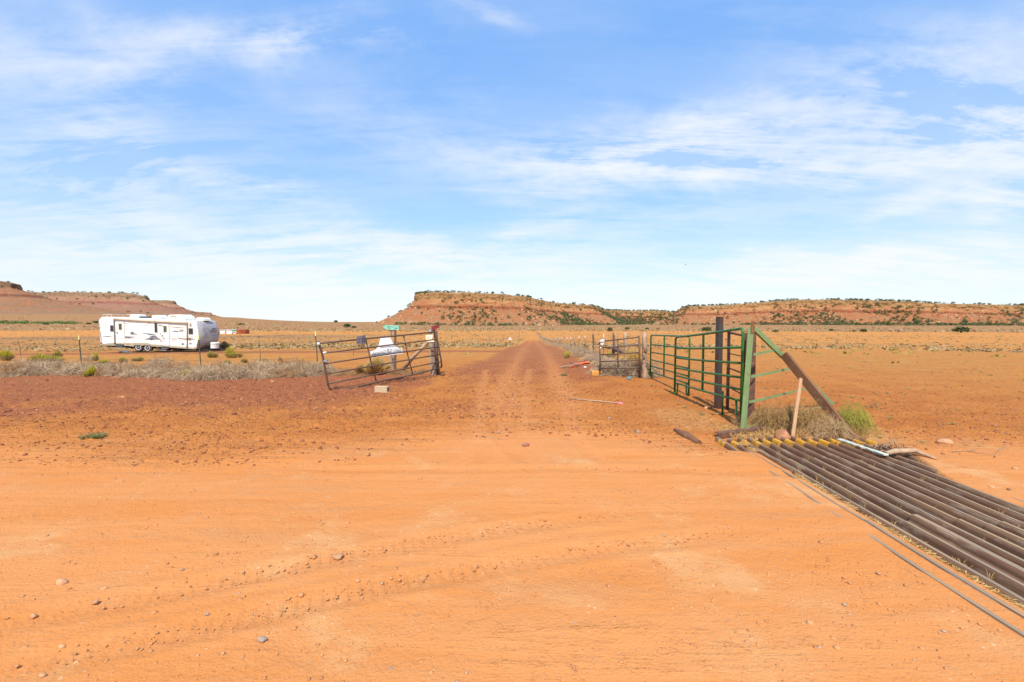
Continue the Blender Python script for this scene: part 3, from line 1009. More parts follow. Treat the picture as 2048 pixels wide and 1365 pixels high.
# a torn, rolled strip of rail lying in the guard at the right edge of the frame
tr = MB()
p = [G(2018, 1145, dmin=2), P(2060, 1170, 3.55)]
q0, q1 = P(2012, 1128, 3.80), P(2100, 1185, 3.30)
secs = []
for i in range(6):
    t = i / 5
    c = q0.lerp(q1, t)
    secs.append([c + Vector((math.cos(a_) * .07, math.cos(a_) * .03, .02 + math.sin(a_) * .035 * (.6 + t * .4))) for a_ in [2 * math.pi * j / 10 for j in range(10)]])
tr.loft(secs, True, True, smooth=True)
tr.build('bent_flap', M['rail'], guard, 'torn and curled piece of rail')


# ------------------------------------------------------------------ green fence panels, posts and wing
def pipe_panel(name, label, cat, far, near, z_far, z_near, mids, r, mat, group=None, rounded=.10, feet=True, foot_far=0.0, foot_near=0.0, sag=0.0):
    """Panel of horizontal pipes between two ends; z lists run from the top rail down."""
    far, near = Vector(far), Vector(near)
    root = thing(name, label, cat, (far.x, far.y, foot_far), group)

    def pt(t, zf, zn):
        p = far.lerp(near, t)
        return Vector((p.x, p.y, zf + (zn - zf) * t))
    L = (near - far).length
    e = rounded / L
    n = len(z_far)
    # outer frame: one bent pipe, up one end, along the top, down the other
    fr = [pt(0, foot_far, 0)]
    fr[0].z = foot_far
    for zf in (z_far[0] - rounded,):
        fr.append(Vector((far.x, far.y, zf)))
    for a_ in (30, 60):
        s_, c_ = math.sin(math.radians(a_)), math.cos(math.radians(a_))
        q = pt(e * (1 - c_), 0, 0)
        fr.append(Vector((q.x, q.y, z_far[0] - rounded * (1 - s_))))
    fr.append(pt(e, z_far[0], z_near[0]))
    for t in (.3, .5, .7):
        q = pt(t, z_far[0], z_near[0])
        q.z += sag * math.sin(t * math.pi)
        fr.append(q)
    fr.append(pt(1 - e, z_far[0], z_near[0]))
    for a_ in (60, 30):
        s_, c_ = math.sin(math.radians(a_)), math.cos(math.radians(a_))
        q = pt(1 - e * (1 - c_), 0, 0)
        fr.append(Vector((q.x, q.y, z_near[0] - rounded * (1 - s_))))
    fr.append(Vector((near.x, near.y, z_near[0] - rounded)))
    fr.append(Vector((near.x, near.y, foot_near)))
    MB().tube(fr, r * 1.12, 10).build('frame', mat, root)
    for i in range(1, n):
        pts = []
        for t in (0, .2, .4, .6, .8, 1):
            q = pt(t, z_far[i], z_near[i])
            q.z += sag * math.sin(t * math.pi)
            pts.append(q)
        MB().tube(pts, r, 8).build('rail', mat, root)
    d = (near - far).normalized()
    side = Vector((-d.y, d.x, 0))
    for t in mids:
        a_, b_ = pt(t, z_far[0], z_near[0]), pt(t, z_far[-1], z_near[-1])
        mb = MB()
        mb.bar(a_ + side * (r + .004), b_ + side * (r + .004), .05, .012, up=side)
        mb.bar(a_ + side * (r + .02) + d * .022, b_ + side * (r + .02) + d * .022, .010, .03, up=side)
        mb.build('upright', mat, root)
    if feet:
        for t0, sgn, fz in ((0, 1, foot_far), (1, -1, foot_near)):
            q = pt(t0, 0, 0)
            zt_ = (z_far[-1] if t0 == 0 else z_near[-1])
            pts = [Vector((q.x, q.y, fz + .06)) + d * 0]
            pts = [Vector((q.x, q.y, fz + .10)), Vector((q.x, q.y, fz + .04)) + d * .03 * sgn, Vector((q.x, q.y, fz + .015)) + d * .09 * sgn,
                   Vector((q.x, q.y, fz + .04)) + d * .15 * sgn, Vector((q.x, q.y, fz + .12)) + d * .18 * sgn, Vector((q.x, q.y, zt_)) + d * .20 * sgn]
            MB().tube(pts, r, 8).build('foot_loop', mat, root)
    return root


pf, pn = G(1300, 757), G(1381, 792)
gz = ground_z(pf.x, pf.y)
far_panel = pipe_panel('livestock_panel', 'farther green pipe livestock panel, beside the pale knotty log post', 'fence panel', (5.20, 15.9, 0), (5.02, 12.0, 0),
                       [1.62, 1.27, .98, .70, .46, .24], [1.70, 1.36, 1.08, .79, .57, .35], (.38,), .024, M['green_new'],
                       'green livestock panels', foot_far=ground_z(5.2, 15.9) - .02, foot_near=0.0)
near_panel = pipe_panel('livestock_panel', 'nearer green pipe livestock panel with its raised end at the triangular wing', 'fence panel', (4.70, 12.2, 0), (4.74, 8.72, 0),
                        [1.67, 1.35, 1.08, .79, .57, .36], [1.975, 1.585, 1.26, .96, .71, .475], (.47,), .026, M['green_new'],
                        'green livestock panels', foot_far=0.0, foot_near=.03, sag=-.012)
# near leg of that panel, standing a little inside its end
MB().tube([(4.745, 9.5, .55), (4.745, 9.52, .3), (4.745, 9.5, .0)], .022, 8).build('leg', M['green_new'], near_panel)

t = thing('steel_post', 'tall square steel post with peeling grey paint behind the green panels', 'post', (5.0, 10.25, 0))
rotp = Matrix.Rotation(math.radians(24), 3, 'Z')
MB().box((5.0, 10.25, 1.07), (.125, .125, 2.3), rotp, .008).build('shaft', M['dark_steel'], t)
MB().box((5.0, 10.25, 2.226), (.135, .135, .012), rotp).build('cap', M['rust'], t)

t = thing('pipe_fence', 'short rusty brown pipe fence section between the grey steel post and brown post', 'fence', (5.15, 9.9, 0))
MB().tube([(5.17, 10.12, -.1), (5.17, 10.12, 1.86)], .038, 8).build('upright', M['rust'], t)
for za, zb, rr in ((1.86, 1.80, .028), (1.02, .96, .018), (.58, .48, .016), (1.36, 1.34, .012)):
    MB().tube([(5.15, 10.12, za), (5.12, 9.30, zb)], rr, 8).build('rail', M['rust'], t)
t = thing('steel_post', 'wide rusty brown post right behind the green triangular wing', 'post', (5.1, 9.12, 0))
mb = MB()
mb.box((5.10, 9.06, .90), (.215, .016, 1.95))
mb.box((5.10, 9.20, .90), (.215, .016, 1.95))
mb.box((5.07, 9.13, .90), (.016, .125, 1.95))
mb.build('shaft', M['rust'], t)
for z in (.42, 1.22):
    t2 = MB()
    for dz in (0,):
        t2.tube([(4.985 + .12 * math.cos(a_) + .12, 9.12 + .12 * math.sin(a_), z + dz + .01 * math.sin(3 * a_)) for a_ in [2 * math.pi * i / 14 for i in range(15)]], .003, 5)
    tag(t2.build('tie_wire', M['grey_metal']), 'twisted wire binding the brown post to the green panel, %s loop' % ('lower' if z < 1 else 'upper'), 'wire')

# triangular wing
WP, WD = Vector((4.46, 8.08)), Vector((math.cos(math.radians(36)), math.sin(math.radians(36))))


def W(px, py, off=0.0):
    p = on_plane(px, py, WP, WD)
    n = Vector((WD.y, -WD.x, 0))
    return p + n * off


wing = thing('guard_wing', 'faded green triangular steel wing standing at the end of the cattle guard', 'guard wing', (WP.x, WP.y, 0))
top = W(1505.5, 655)
base = W(1489, 870)
nrm = Vector((WD.y, -WD.x, 0))
tw = (base - top).normalized()
mb = MB()
mb.bar(top, base, .088, .008, up=nrm)
mb.bar(top + Vector((-.044 * WD.x, -.044 * WD.y, 0)) - nrm * .03, base + Vector((-.044 * WD.x, -.044 * WD.y, 0)) - nrm * .03, .008, .065, up=nrm)
mb.bar(top + Vector((.044 * WD.x, .044 * WD.y, 0)) - nrm * .03, base + Vector((.044 * WD.x, .044 * WD.y, 0)) - nrm * .03, .008, .065, up=nrm)
mb.build('upright', M['green_old'], wing)
mb = MB()
mb.bar(W(1506.5, 643), W(1505, 668), .13, .014, up=nrm)
mb.build('rusty_head', M['rust_bright'], wing)
sl_a, sl_b = W(1511, 657), W(1696, 838)
for d_, nm in ((0, 'slanted_bar'),):
    mb = MB()
    mb.bar(sl_a, sl_b, .10, .008, up=nrm)
    mb.bar(sl_a - nrm * .012 + Vector((0, 0, -.065)), sl_b - nrm * .012 + Vector((0, 0, -.065)), .012, .05, up=nrm)
    mb.build(nm, M['green_old'], wing)
for (x0, y0, x1, y1) in ((1508, 709.5, 1553, 700), (1503, 754, 1590, 736), (1499, 805, 1622, 776), (1494, 856, 1668, 808)):
    MB().bar(W(x0, y0, -.006), W(x1, y1, -.006), .052, .006, up=nrm).build('slat', M['green_old'], wing)

pl_a = W(1563, 709) + nrm * .05
pl_b = G(1713, 890) + Vector((0, 0, .02))
pk = MB().bar(pl_a, pl_b, .165, .07, up=Vector((-.62, -.62, -.35)), bev=.004)
tag(pk.build('leaning_plank', M['plank']), 'thick brown plank leaning down along the green wing to the guard', 'plank')
st_b = G(1583, 888) + Vector((0, 0, -.02))
st_a = P(1602, 757, st_b.y + .42)
st = MB()
st.bar(st_a, st_b, .062, .036, up=(0.2, -1, 0), bev=.008)
tag(st.build('wooden_stake', M['stake']), 'pale wooden stake leaning against the brown plank', 'stake')


# ------------------------------------------------------------------ left gate with its signs
def gp(px, py, off=0.0):
    """Pixel on the left gate's plane; off > 0 is towards the camera."""
    p = on_plane(px, py, (-5.44, 12.84), Vector((2.66, 3.46)).normalized())
    return p + Vector((.79, -.61, 0)) * off


gate = thing('pipe_gate', 'rusty brown six-rail pipe gate standing open at the left, leaning and hung with signs', 'gate', tuple(gp(664, 786)))
left_y = [(638, 687), (644, 707), (648.5, 728), (652, 748.5), (655.5, 768), (665, 785)]
right_y = [(871, 664.5), (874, 679), (877, 694), (880, 709), (882.8, 723.5), (883, 735)]
for i, (a_, b_) in enumerate(zip(left_y, right_y)):
    pts = [gp(*a_), gp(a_[0] + (b_[0] - a_[0]) * .25, a_[1] + (b_[1] - a_[1]) * .25), gp(a_[0] + (b_[0] - a_[0]) * .5, a_[1] + (b_[1] - a_[1]) * .5),
           gp(a_[0] + (b_[0] - a_[0]) * .75, a_[1] + (b_[1] - a_[1]) * .75 + (2.0 if i == 5 else 0)), gp(*b_)]
    MB().tube(pts, .028 if i in (0, 5) else .024, 8).build('rail', M['pipe'], gate)
MB().tube([gp(636, 683), gp(638, 688)] + [gp(*q) for q in left_y[1:5]] + [gp(659, 777), gp(664.5, 785.5)], .034, 8).build('end_pipe', M['pipe'], gate)
MB().tube([gp(870.5, 662)] + [gp(*q) for q in right_y[1:]], .034, 8).build('end_pipe', M['pipe'], gate)
for a_, b_ in (((732.8, 680), (754.5, 766)), ((808.6, 672.5), (827, 751))):
    mid = gp((a_[0] + b_[0]) / 2 - 1.0, (a_[1] + b_[1]) / 2, -.03)
    MB().tube([gp(*a_, -.03), mid, gp(*b_, -.03)], .021, 8).build('upright', M['pipe'], gate)
MB().tube([gp(636.2, 685.5, .01), gp(636.9, 691, .01)], .041, 8).build('tape', M['tip_white'], gate)
MB().tube([gp(645, 706.8, .002), gp(652.5, 705.3, .002)], .033, 8).build('tape', M['tip_white'], gate)
mb = MB()
mb.box(gp(649, 722.6, .05), (.12, .05, .05))
mb.tube([gp(646, 722.5, .05), gp(651.5, 724, .06)], .014, 6)
mb.build('latch', M['grey_metal'], gate)
MB().tube([gp(655, 728, .03), gp(656.5, 740, .05), gp(658, 750, .03), gp(657.5, 752, .03)], .006, 5).build('hanging_wire', M['wire'], gate)

# house-shaped sign, seen from behind, wired to the far side of the gate
OFF = -.07
_gp = gp


def sp(px, py, off=0.0):
    p = _gp(px, py, off)
    lean = (p.z - .72) * .62
    rx, rz = ray(px, py)
    # slide along the pixel's ray so that the board leans back at its top
    k_ = 1 + lean / p.y
    return Vector((p.x * k_, p.y * k_, CAM_H + (p.z - CAM_H) * k_))


gp = sp
out = [(764, 677), (783, 675.5), (787, 684), (792, 692), (799, 695.8), (806.5, 697), (807.5, 703), (808.8, 707.6), (790, 710.3), (770, 712.8), (750, 714.8),
       (747.5, 716.5), (745, 711), (743, 703.6), (750, 702), (756, 698), (760, 692), (762, 684)]
sign = thing('house_sign', 'white steep-roofed sign board wired behind the gate, its lettering seen in reverse', 'sign', tuple(gp(770, 714, OFF)))
sb = MB()
ths = Vector((-.79, .61, 0)) * .012
sb.prism([gp(x, y, OFF) for x, y in out], ths)
sb.build('board', M['sign_white'], sign)
for a_, b_ in (((762, 693.2), (797, 693.2)),):
    MB().bar(gp(a_[0], a_[1] + 1.6, OFF + .012), gp(b_[0] - 4, b_[1] - 1.2, OFF + .012), .02, .022, up=(.79, -.61, 0)).build('eave_strip', M['sign_white'], sign)
cv = bpy.data.curves.new('sign_lettering', 'FONT')
cv.body = "Zion's Tiny Getaways"
cv.size = 1.0
cv.extrude = .004
tob = bpy.data.objects.new('sign_lettering', cv)
COL.objects.link(tob)
dg = bpy.context.evaluated_depsgraph_get()
tme = bpy.data.meshes.new_from_object(tob.evaluated_get(dg))
bpy.data.objects.remove(tob)
co = np.zeros(len(tme.vertices) * 3)
tme.vertices.foreach_get('co', co)
co = co.reshape(-1, 3)
wmax = co[:, 0].max()
A0, A1 = gp(805.5, 702.5, OFF + .004), gp(747, 711.3, OFF + .004)      # text runs right to left: mirrored
ex = (A1 - A0)
Lx = ex.length
ex.normalize()
up = Vector((0, 0, 1))
k = Lx / wmax
nn = Vector((.79, -.61, 0))
o_ = np.array(org(sign))
new = np.array(A0)[None, :] + co[:, :1] * k * np.array(ex) + (co[:, 1:2] * k * 1.25) * np.array(up) + co[:, 2:] * .3 * np.array(nn) - o_
tme.vertices.foreach_set('co', new.astype(np.float32).ravel())
tme.materials.clear()
tme.materials.append(M['sign_print'])
lt = bpy.data.objects.new('lettering', tme)
COL.objects.link(lt)
lt.parent = sign
sb = MB()
sb.tube([gp(777.3, 698.3, OFF + .02), gp(777.6, 701, OFF + .02)], .016, 6)
sb.build('bolt', M['rust'], sign)

gp = _gp
t = thing('plastic_sign', 'small dark grey corrugated sign folded over the gate top rail', 'sign', tuple(gp(720, 690, .06)))
for (x0, x1, o0, o1) in ((711.5, 719.2, .05, .075), (720.0, 729.5, .075, .05)):
    y0 = lambda x: 675 - (x - 711) * .17
    pr = [gp(x0, y0(x0) - 1.5, o0), gp(x1, y0(x1) - 1.5, o1), gp(x1, y0(x1) + 15, o1), gp(x0, y0(x0) + 15, o0)]
    MB().prism(pr, Vector((-.79, .61, 0)) * .008).build('panel', M['grey_plastic'], t)
    for dy in (3.8, 9.0):
        pr = [gp(x0 + .8, y0(x0) + dy, o0 + .003), gp(x1 - .8, y0(x1) + dy, o1 + .003), gp(x1 - .8, y0(x1) + dy + 1.3, o1 + .003), gp(x0 + .8, y0(x0) + dy + 1.3, o0 + .003)]
        MB().prism(pr, Vector((.79, -.61, 0)) * .002).build('print_line', M['sign_dark'], t)

# wooden gate post cluster
pb = G(869, 751)


def pw(px, py, d=0.0):
    return P(px, py, pb.y + d)


t = thing('gate_post', 'weathered split timber gate post leaning by a dark round post, right of the gate', 'gate post', tuple(pb))
mb = MB()
mb.bar(pw(862, 681, -.02), pw(867.5, 754, .05), .20, .17, up=(0, -1, 0), bev=.012)
mb.build('timber', M['wood_grey'], t)
MB().tube([pw(871.5, 663, .22), pw(871.5, 700, .24), pw(874, 752, .26)], [.075, .085, .13], 9).build('round_post', M['wood_dark'], t)
MB().bar(pw(861.0, 700, -.13), pw(871.5, 701.5, -.13), .02, .05, up=(0, 0, 1)).build('hinge_strap', M['rust'], t)
MB().bar(pw(862.5, 708, -.13), pw(872.5, 709.5, -.13), .02, .04, up=(0, 0, 1)).build('hinge_strap', M['rust'], t)
t = MB()
q = G(799, 746)
t.tube([q + Vector((0, 0, -.05)), pw(827, 714, .4), pw(855.5, 685, .12)], [.085, .075, .07], 10)
tag(t.build('brace_log', M['wood_log']), 'peeled log bracing the gate post at a slant', 'log')

t = thing('number_board', 'small brown board with the white number 7 on the gate post', 'number board', tuple(pw(861, 664)))
MB().prism([pw(857, 658, .05), pw(864.5, 658.4, .05), pw(864.5, 668, .05), pw(857.4, 668, .05)], (0, .02, 0)).build('board', M['wood_dark'], t)
MB().prism([pw(858.3, 659.6, .045), pw(862.2, 659.6, .045), pw(862.2, 665.5, .045), pw(858.5, 665.5, .045)], (0, .004, 0)).build('white_card', M['sign_white'], t)
MB().prism([pw(859.0, 660.9, .040), pw(861.6, 660.9, .040), pw(861.6, 661.5, .040), pw(860.6, 664.3, .040), pw(859.9, 664.3, .040), pw(860.7, 661.6, .040), pw(859.0, 661.6, .040)], (0, .003, 0)).build('digit', M['sign_dark'], t)
t = thing('paper_sign', 'sunlit cream paper notice on the gate post above the brace log', 'sign', tuple(pw(859, 685, -.12)))
MB().prism([pw(851.2, 670.5, -.14), pw(865.6, 670.2, -.14), pw(864.0, 680.8, -.14), pw(852.2, 681.4, -.14)], (0, .012, 0)).build('sheet', M['cream'], t)
for yy in (673, 675, 677.2):
    MB().prism([pw(853, yy, -.147), pw(862.5, yy - .2, -.147), pw(862.5, yy + .4, -.147), pw(853, yy + .6, -.147)], (0, .003, 0)).build('print_line', M['sign_white'], t)
MB().prism([pw(855, 681.8, -.13), pw(868, 681.0, -.13), pw(868.3, 684.3, -.13), pw(855.5, 684.8, -.13)], (0, .02, 0)).build('lower_board', M['cream'], t)
t = thing('red_board', 'dark red tilted board nailed on top of the gate post', 'sign', tuple(pw(868, 660, .1)))
MB().prism([pw(862.3, 653.2, .1), pw(868, 652.3, .1), pw(877.3, 648.8, .1), pw(878.6, 652, .1), pw(877.8, 656.2, .1), pw(871, 658.6, .1), pw(864.2, 661.2, .1)], (0, .025, 0)).build('board', M['maroon'], t)
MB().prism([pw(874.5, 652.6, .094), pw(878.2, 651.2, .094), pw(878.2, 653.3, .094), pw(875, 653.6, .094)], (0, .004, 0)).build('dark_mark', M['sign_dark'], t)
t = thing('mailbox', 'small black mailbox with a bright red flag below the dark red board', 'mailbox', tuple(pw(869, 664, .05)))
mb = MB()
ring = [pw(865.2, 664, -.02), pw(865.2, 661.3, -.02), pw(866.5, 659.8, -.02), pw(868.5, 659.4, -.02), pw(870.6, 660.2, -.02), pw(871.4, 661.6, -.02), pw(871.4, 664, -.02)]
mb.prism(ring, (0, .22, 0)).build('box', M['black'], t)
MB().prism([pw(870.8, 657.3, -.05), pw(872.6, 657.3, -.05), pw(873.0, 663.5, -.05), pw(871.6, 663.5, -.05)], (0, .03, 0)).build('flag', M['red'], t)

# arrow sign on its own dark post, with a tan board hanging under it
ab = G(789.5, 745)
t = thing('arrow_sign', 'flaking teal arrow board pointing left on a thin dark post', 'sign', tuple(ab))


def aw(px, py, d=0.0):
    return P(px, py, ab.y + d)


MB().prism([aw(765.3, 654), aw(768.5, 652.2), aw(773, 650.3), aw(785, 651.2), aw(797.2, 651.3), aw(797.8, 655.5), aw(797.4, 660.3), aw(786, 660.2), aw(772, 659.4), aw(768.5, 656.8)], (0, .03, 0)).build('arrow_board', M['teal'], t)
for (x0, x1, y0) in ((775.5, 781.5, 653.4), (777, 780, 656.4), (783.5, 784.8, 654.6), (789, 795.5, 656.6)):
    MB().prism([aw(x0, y0, -.008), aw(x1, y0 - .2, -.008), aw(x1, y0 + .5, -.008), aw(x0, y0 + .7, -.008)], (0, .006, 0)).build('carved_mark', M['wood_dark'], t)
MB().bar(aw(790.5, 659.5, .03), aw(790.5, 747, .03), .075, .075, up=(0, -1, 0), bev=.01).build('post', M['wood_dark'], t)
MB().bar(aw(776.5, 660.8, .02), aw(791, 661.2, .02), .03, .03).build('crossbar', M['wood_dark'], t)
t = thing('hanging_board', 'weathered tan board hanging under the teal arrow, orange strip at its foot', 'sign', tuple(aw(783, 673)))
MB().prism([aw(778, 662, .03), aw(786.5, 662, .03), aw(787, 672.5, .03), aw(778.5, 672.5, .03)], (0, .015, 0)).build('board', M['wood_log'], t)
MB().tube([aw(782.5, 661, .01), aw(782.5, 671.5, .01)], .006, 5).build('cord', M['wood_dark'], t)
MB().prism([aw(779.3, 672.0, .02), aw(784, 672.0, .02), aw(784, 673.2, .02), aw(779.3, 673.4, .02)], (0, .01, 0)).build('orange_strip', M['amber'], t)
t = MB()
wb = G(782, 740)
t.bar(P(778.5, 700, wb.y), P(785.5, 745, wb.y), .15, .06, up=(0, -1, 0), bev=.01)
t.bar(P(784.5, 700, wb.y + .1), P(788.5, 745, wb.y + .1), .07, .06, up=(0, -1, 0), bev=.01)
tag(t.build('old_post', M['wood_grey']), 'bleached split wooden post behind the white house-shaped sign', 'post')


# ------------------------------------------------------------------ right-hand small gate
gr_base = G(1201, 747)


def rg(px, py, off=0.0):
    d0, d1 = 16.6, 15.9
    t_ = (px - 1201) / (1282 - 1201)
    return P(px, py, d0 + (d1 - d0) * t_ - off)


gate2 = thing('pipe_gate', 'small brown pipe gate sagging before dry brush at the right of the track', 'gate', tuple(rg(1201, 746)))
lr = [(1200, 683.5), (1201, 696.3), (1201.3, 710.2), (1201.3, 723.5), (1201, 737)]
rr_ = [(1278.5, 674.5), (1278, 690), (1278.6, 705.2), (1278.3, 720.5), (1278.5, 736.2)]
for a_, b_ in zip(lr, rr_):
    MB().tube([rg(*a_), rg((a_[0] + b_[0]) / 2, (a_[1] + b_[1]) / 2 + .3), rg(*b_)], .025, 8).build('rail', M['pipe'], gate2)
MB().tube([rg(1245, 751), rg(1262, 750.5), rg(1280, 751)], .022, 8).build('rail', M['pipe'], gate2)
MB().tube([rg(1199.3, 682), rg(1200, 715), rg(1200.2, 744)], .028, 8).build('end_pipe', M['pipe'], gate2)
MB().tube([rg(1278, 672), rg(1279, 710), rg(1279.8, 756)], .036, 8).build('end_pipe', M['pipe'], gate2)
MB().tube([rg(1235.5, 679.5, -.03), rg(1235.7, 705, -.03), rg(1236, 736, -.03)], .024, 8).build('upright', M['pipe'], gate2)
t = thing('paper_sign', 'crumpled white sheet wrapped over the end of the small gate', 'sign', tuple(rg(1204, 690, .05)))
mb = MB()
prof = [(1199.4, 684.5), (1200, 681.6), (1202.5, 679.6), (1206, 678.5), (1208.8, 678.0), (1208.6, 683.5), (1207.9, 689.3), (1204, 690.6), (1201.3, 690.2), (1200.4, 686)]
mb.prism([rg(x, y, .06) for x, y in prof], (0, .03, 0))
mb.build('sheet', M['sign_white'], t)
MB().tube([rg(1199.2, 683.8, .05), rg(1208.5, 682.3, .05)], .045, 8).build('roll', M['sign_white'], t)
MB().tube([rg(1200.2, 696.4, .0), rg(1203.3, 696, .0)], .033, 8).build('tape', M['tip_white'], gate2)


# ------------------------------------------------------------------ wooden fence posts on the right
def log_post(px0, y0, px1, y1, wpx, label, mat, knots=0, dy=0.0, name='log_post', flare=1.0):
    b = G(px1, y1)
    D = b.y + dy
    r = wpx / 2 * D / F_PX
    top_, bot = P(px0, y0, D), P(px1, y1, D)
    bot.z -= .1
    rg_ = random.Random(int(px0))
    pts, rs = [], []
    for i in range(9):
        t_ = i / 8
        q = top_.lerp(bot, t_)
        pts.append(q + Vector((rg_.uniform(-.15, .15) * r, rg_.uniform(-.15, .15) * r, 0)))
        rs.append(r * (rg_.uniform(.85, 1.12)) * (1 + (flare - 1) * max(0, t_ - .8) * 5))
    o = thing(name, label, 'post', tuple(b))
    MB().tube(pts, rs, 12).build('log', mat, o)
    for i in range(knots):
        t_ = rg_.uniform(.1, .9)
        q = top_.lerp(bot, t_)
        a_ = rg_.uniform(math.pi, 2 * math.pi)
        MB().tube([q, q + Vector((math.cos(a_), math.sin(a_), .35)) * r * 1.45], [r * .55, r * .28], 7).build('knot', M['wood_dark'], o)
    return o


P_CORNER = log_post(1289, 665.5, 1289.5, 757, 10.5, 'thick pale knotty log post between the small gate and the green panels', M['wood_log'], 6, flare=1.5)
log_post(1250.5, 665, 1252, 722, 7.5, 'pale log post second left of the thick knotty post', M['wood_log'], 2, dy=.0)
log_post(1226.8, 665.5, 1228.5, 712, 4.0, 'thin dark pole of the leaning pair left of the pale log post', M['wood_dark'], 0)
log_post(1229.6, 666.5, 1231.0, 711, 2.8, 'thin pale pole of the leaning pair left of the pale log post', M['wood_log'], 0)
log_post(1186.3, 668, 1187.3, 708, 3.4, 'dark crooked wooden post left of the small gate', M['wood_dark'], 2)
hl = MB()
q0, q1 = P(1227, 699, 19.0), P(1250, 706, 17.6)
hl.tube([q0, (q0 + q1) / 2 + Vector((0, 0, .03)), q1], [.09, .10, .08], 9)
hl.tube([q0, P(1226.5, 709, 19.0)], [.09, .05], 7)
tag(hl.build('fallen_log', M['wood_dark']), 'dark stubby log hanging between the leaning poles and the pale log post', 'log')
tw_ = MB()
c0 = Vector((P_CORNER.location.x, P_CORNER.location.y, 0))
tw_.tube([c0 + Vector((.125 * math.cos(a_), .125 * math.sin(a_), .5 + .7 * a_ / (10 * math.pi))) for a_ in [10 * math.pi * i / 60 for i in range(61)]], .006, 5)
tag(tw_.build('tie_wire', M['wire']), 'rusty wire wound around the thick knotty log post', 'wire')
ch = MB()
ch.tube([rg(1281, 694, 0), Vector((P_CORNER.location.x, P_CORNER.location.y - .14, 1.12)), P(1300, 693.5, 15.9)], .008, 5)
tag(ch.build('chain', M['grey_metal']), 'thin chain from the knotty post to the green panel', 'chain')


def steel_post_proto(h, tipf, tipmat, mat, label, cat='post', name='steel_fence_post'):
    o = thing(name, label, cat, (0, 0, 0))
    mb = MB()
    mb.box((0, 0, (h * (1 - tipf)) / 2 - .1), (.038, .012, h * (1 - tipf) + .2))
    mb.box((0, .014, (h * (1 - tipf)) / 2 - .1), (.010, .026, h * (1 - tipf) + .2))
    mb.build('stem', mat, o)
    mb = MB()
    mb.box((0, 0, h * (1 - tipf / 2)), (.046, .018, h * tipf))
    mb.box((0, .016, h * (1 - tipf / 2)), (.014, .028, h * tipf))
    mb.build('painted_tip', tipmat, o)
    return o


def copy_tree(o, label=None, group=None):
    c = o.copy()
    COL.objects.link(c)
    if label:
        c['label'] = label
    if group:
        c['group'] = group
    ORG[c.name] = ORG.get(o.name, (0, 0, 0))
    for ch_ in o.children:
        d = ch_.copy()
        COL.objects.link(d)
        d.parent = c
        for g_ in ch_.children:
            e = g_.copy()
            COL.objects.link(e)
            e.parent = d
    return c


def stand(o, px, ytop, ybase, pxb=None, h0=1.45, extra=0.0):
    b = G(pxb if pxb is not None else px, ybase)
    top_ = P(px, ytop, b.y)
    d = top_ - b
    o.location = b
    o.rotation_euler = (0, math.atan2(d.x, d.z), extra)
    s_ = d.length / h0
    o.scale = (s_ ** .3, s_ ** .3, s_)
    return b, top_


left_posts = []
proto = steel_post_proto(1.45, .12, M['tip_yellow'], M['tpost'], 'green steel post with yellow tip, left of the white trailer', name='steel_fence_post')
left_posts.append(stand(proto, 157.5, 672, 737, 163.5))
tag(proto, None, None, 'steel posts of the left fence')
c = copy_tree(proto, 'leaning green steel post with yellow tip standing before the trailer nose')
left_posts.append(stand(c, 396.8, 671, 743, 402.5))
c = copy_tree(proto, 'green steel post with yellow tip beside the open end of the left gate')
left_posts.append(stand(c, 630.8, 663, 738, 636.0))
pr2 = steel_post_proto(1.3, .16, M['tip_white'], M['post_brown'], 'white-tipped steel post of the right fence, first left of the small gate end', name='steel_fence_post')
tag(pr2, None, None, 'white-tipped posts of the right fence')
stand(pr2, 1207, 668.5, 712, 1207.6, 1.3)
rf_w = [(1170, 672, 705, 'second white-tipped steel post of the right fence, left of the dark crooked post'),
        (1158, 672.5, 703.5, 'third white-tipped steel post of the right fence, paired left of the second'),
        (1141, 674.5, 699.5, 'white-tipped steel post just left of the fourth wooden post down the right fence'),
        (1134, 675, 697, 'slim white-tipped steel post beside its twin halfway down the right fence')]
for px, y0, y1, lb in rf_w:
    c = copy_tree(pr2, lb)
    stand(c, px, y0, y1, px + .4, 1.3)
for px in (1124.5, 1120.2, 1113.4, 1110.6, 1105.8, 1103, 1100.6, 1096, 1093.5, 1091, 1088.5, 1086.5, 1084.5):
    c = copy_tree(pr2, 'distant white-tipped steel post in the far stretch of the right fence', 'far white-tipped posts of the right fence')
    D = np.interp(px, [1084, 1093, 1105, 1113, 1124.5], [190, 130, 89, 72, 60])
    rx = (px - 1024) / F_PX
    c.location = (rx * D, D, ground_z(rx * D, D) - .05)
    c.scale = (1.5, 1.5, 1.0)


def wood_stake(px, y0, y1, w, label, group=None):
    b = G(px + .4, y1)
    top_ = P(px, y0, b.y)
    o = tag(MB().tube([top_, (top_ + b) / 2 + Vector((.02, 0, 0)), b - Vector((0, 0, .1))], [w * .85, w, w], 8).build('wooden_post', M['wood_grey']), label, 'post', group)
    return o


wood_stake(1149.8, 672.5, 700.5, .055, 'wooden post third down the right fence past the two white-tipped posts')
wood_stake(1129.5, 672.5, 693, .055, 'slender wooden post halfway down the right fence')
for px, D in ((1117, 66), (1108.3, 79), (1098.5, 110), (1089.8, 150)):
    rx = (px - 1024) / F_PX
    x_, z_ = rx * D, ground_z(rx * D, D)
    tag(MB().tube([(x_, D, z_ - .1), (x_, D, z_ + 1.35)], .08, 7).build('wooden_post', M['wood_grey']), 'distant wooden post in the far stretch of the right fence', 'post', 'far wooden posts of the right fence')

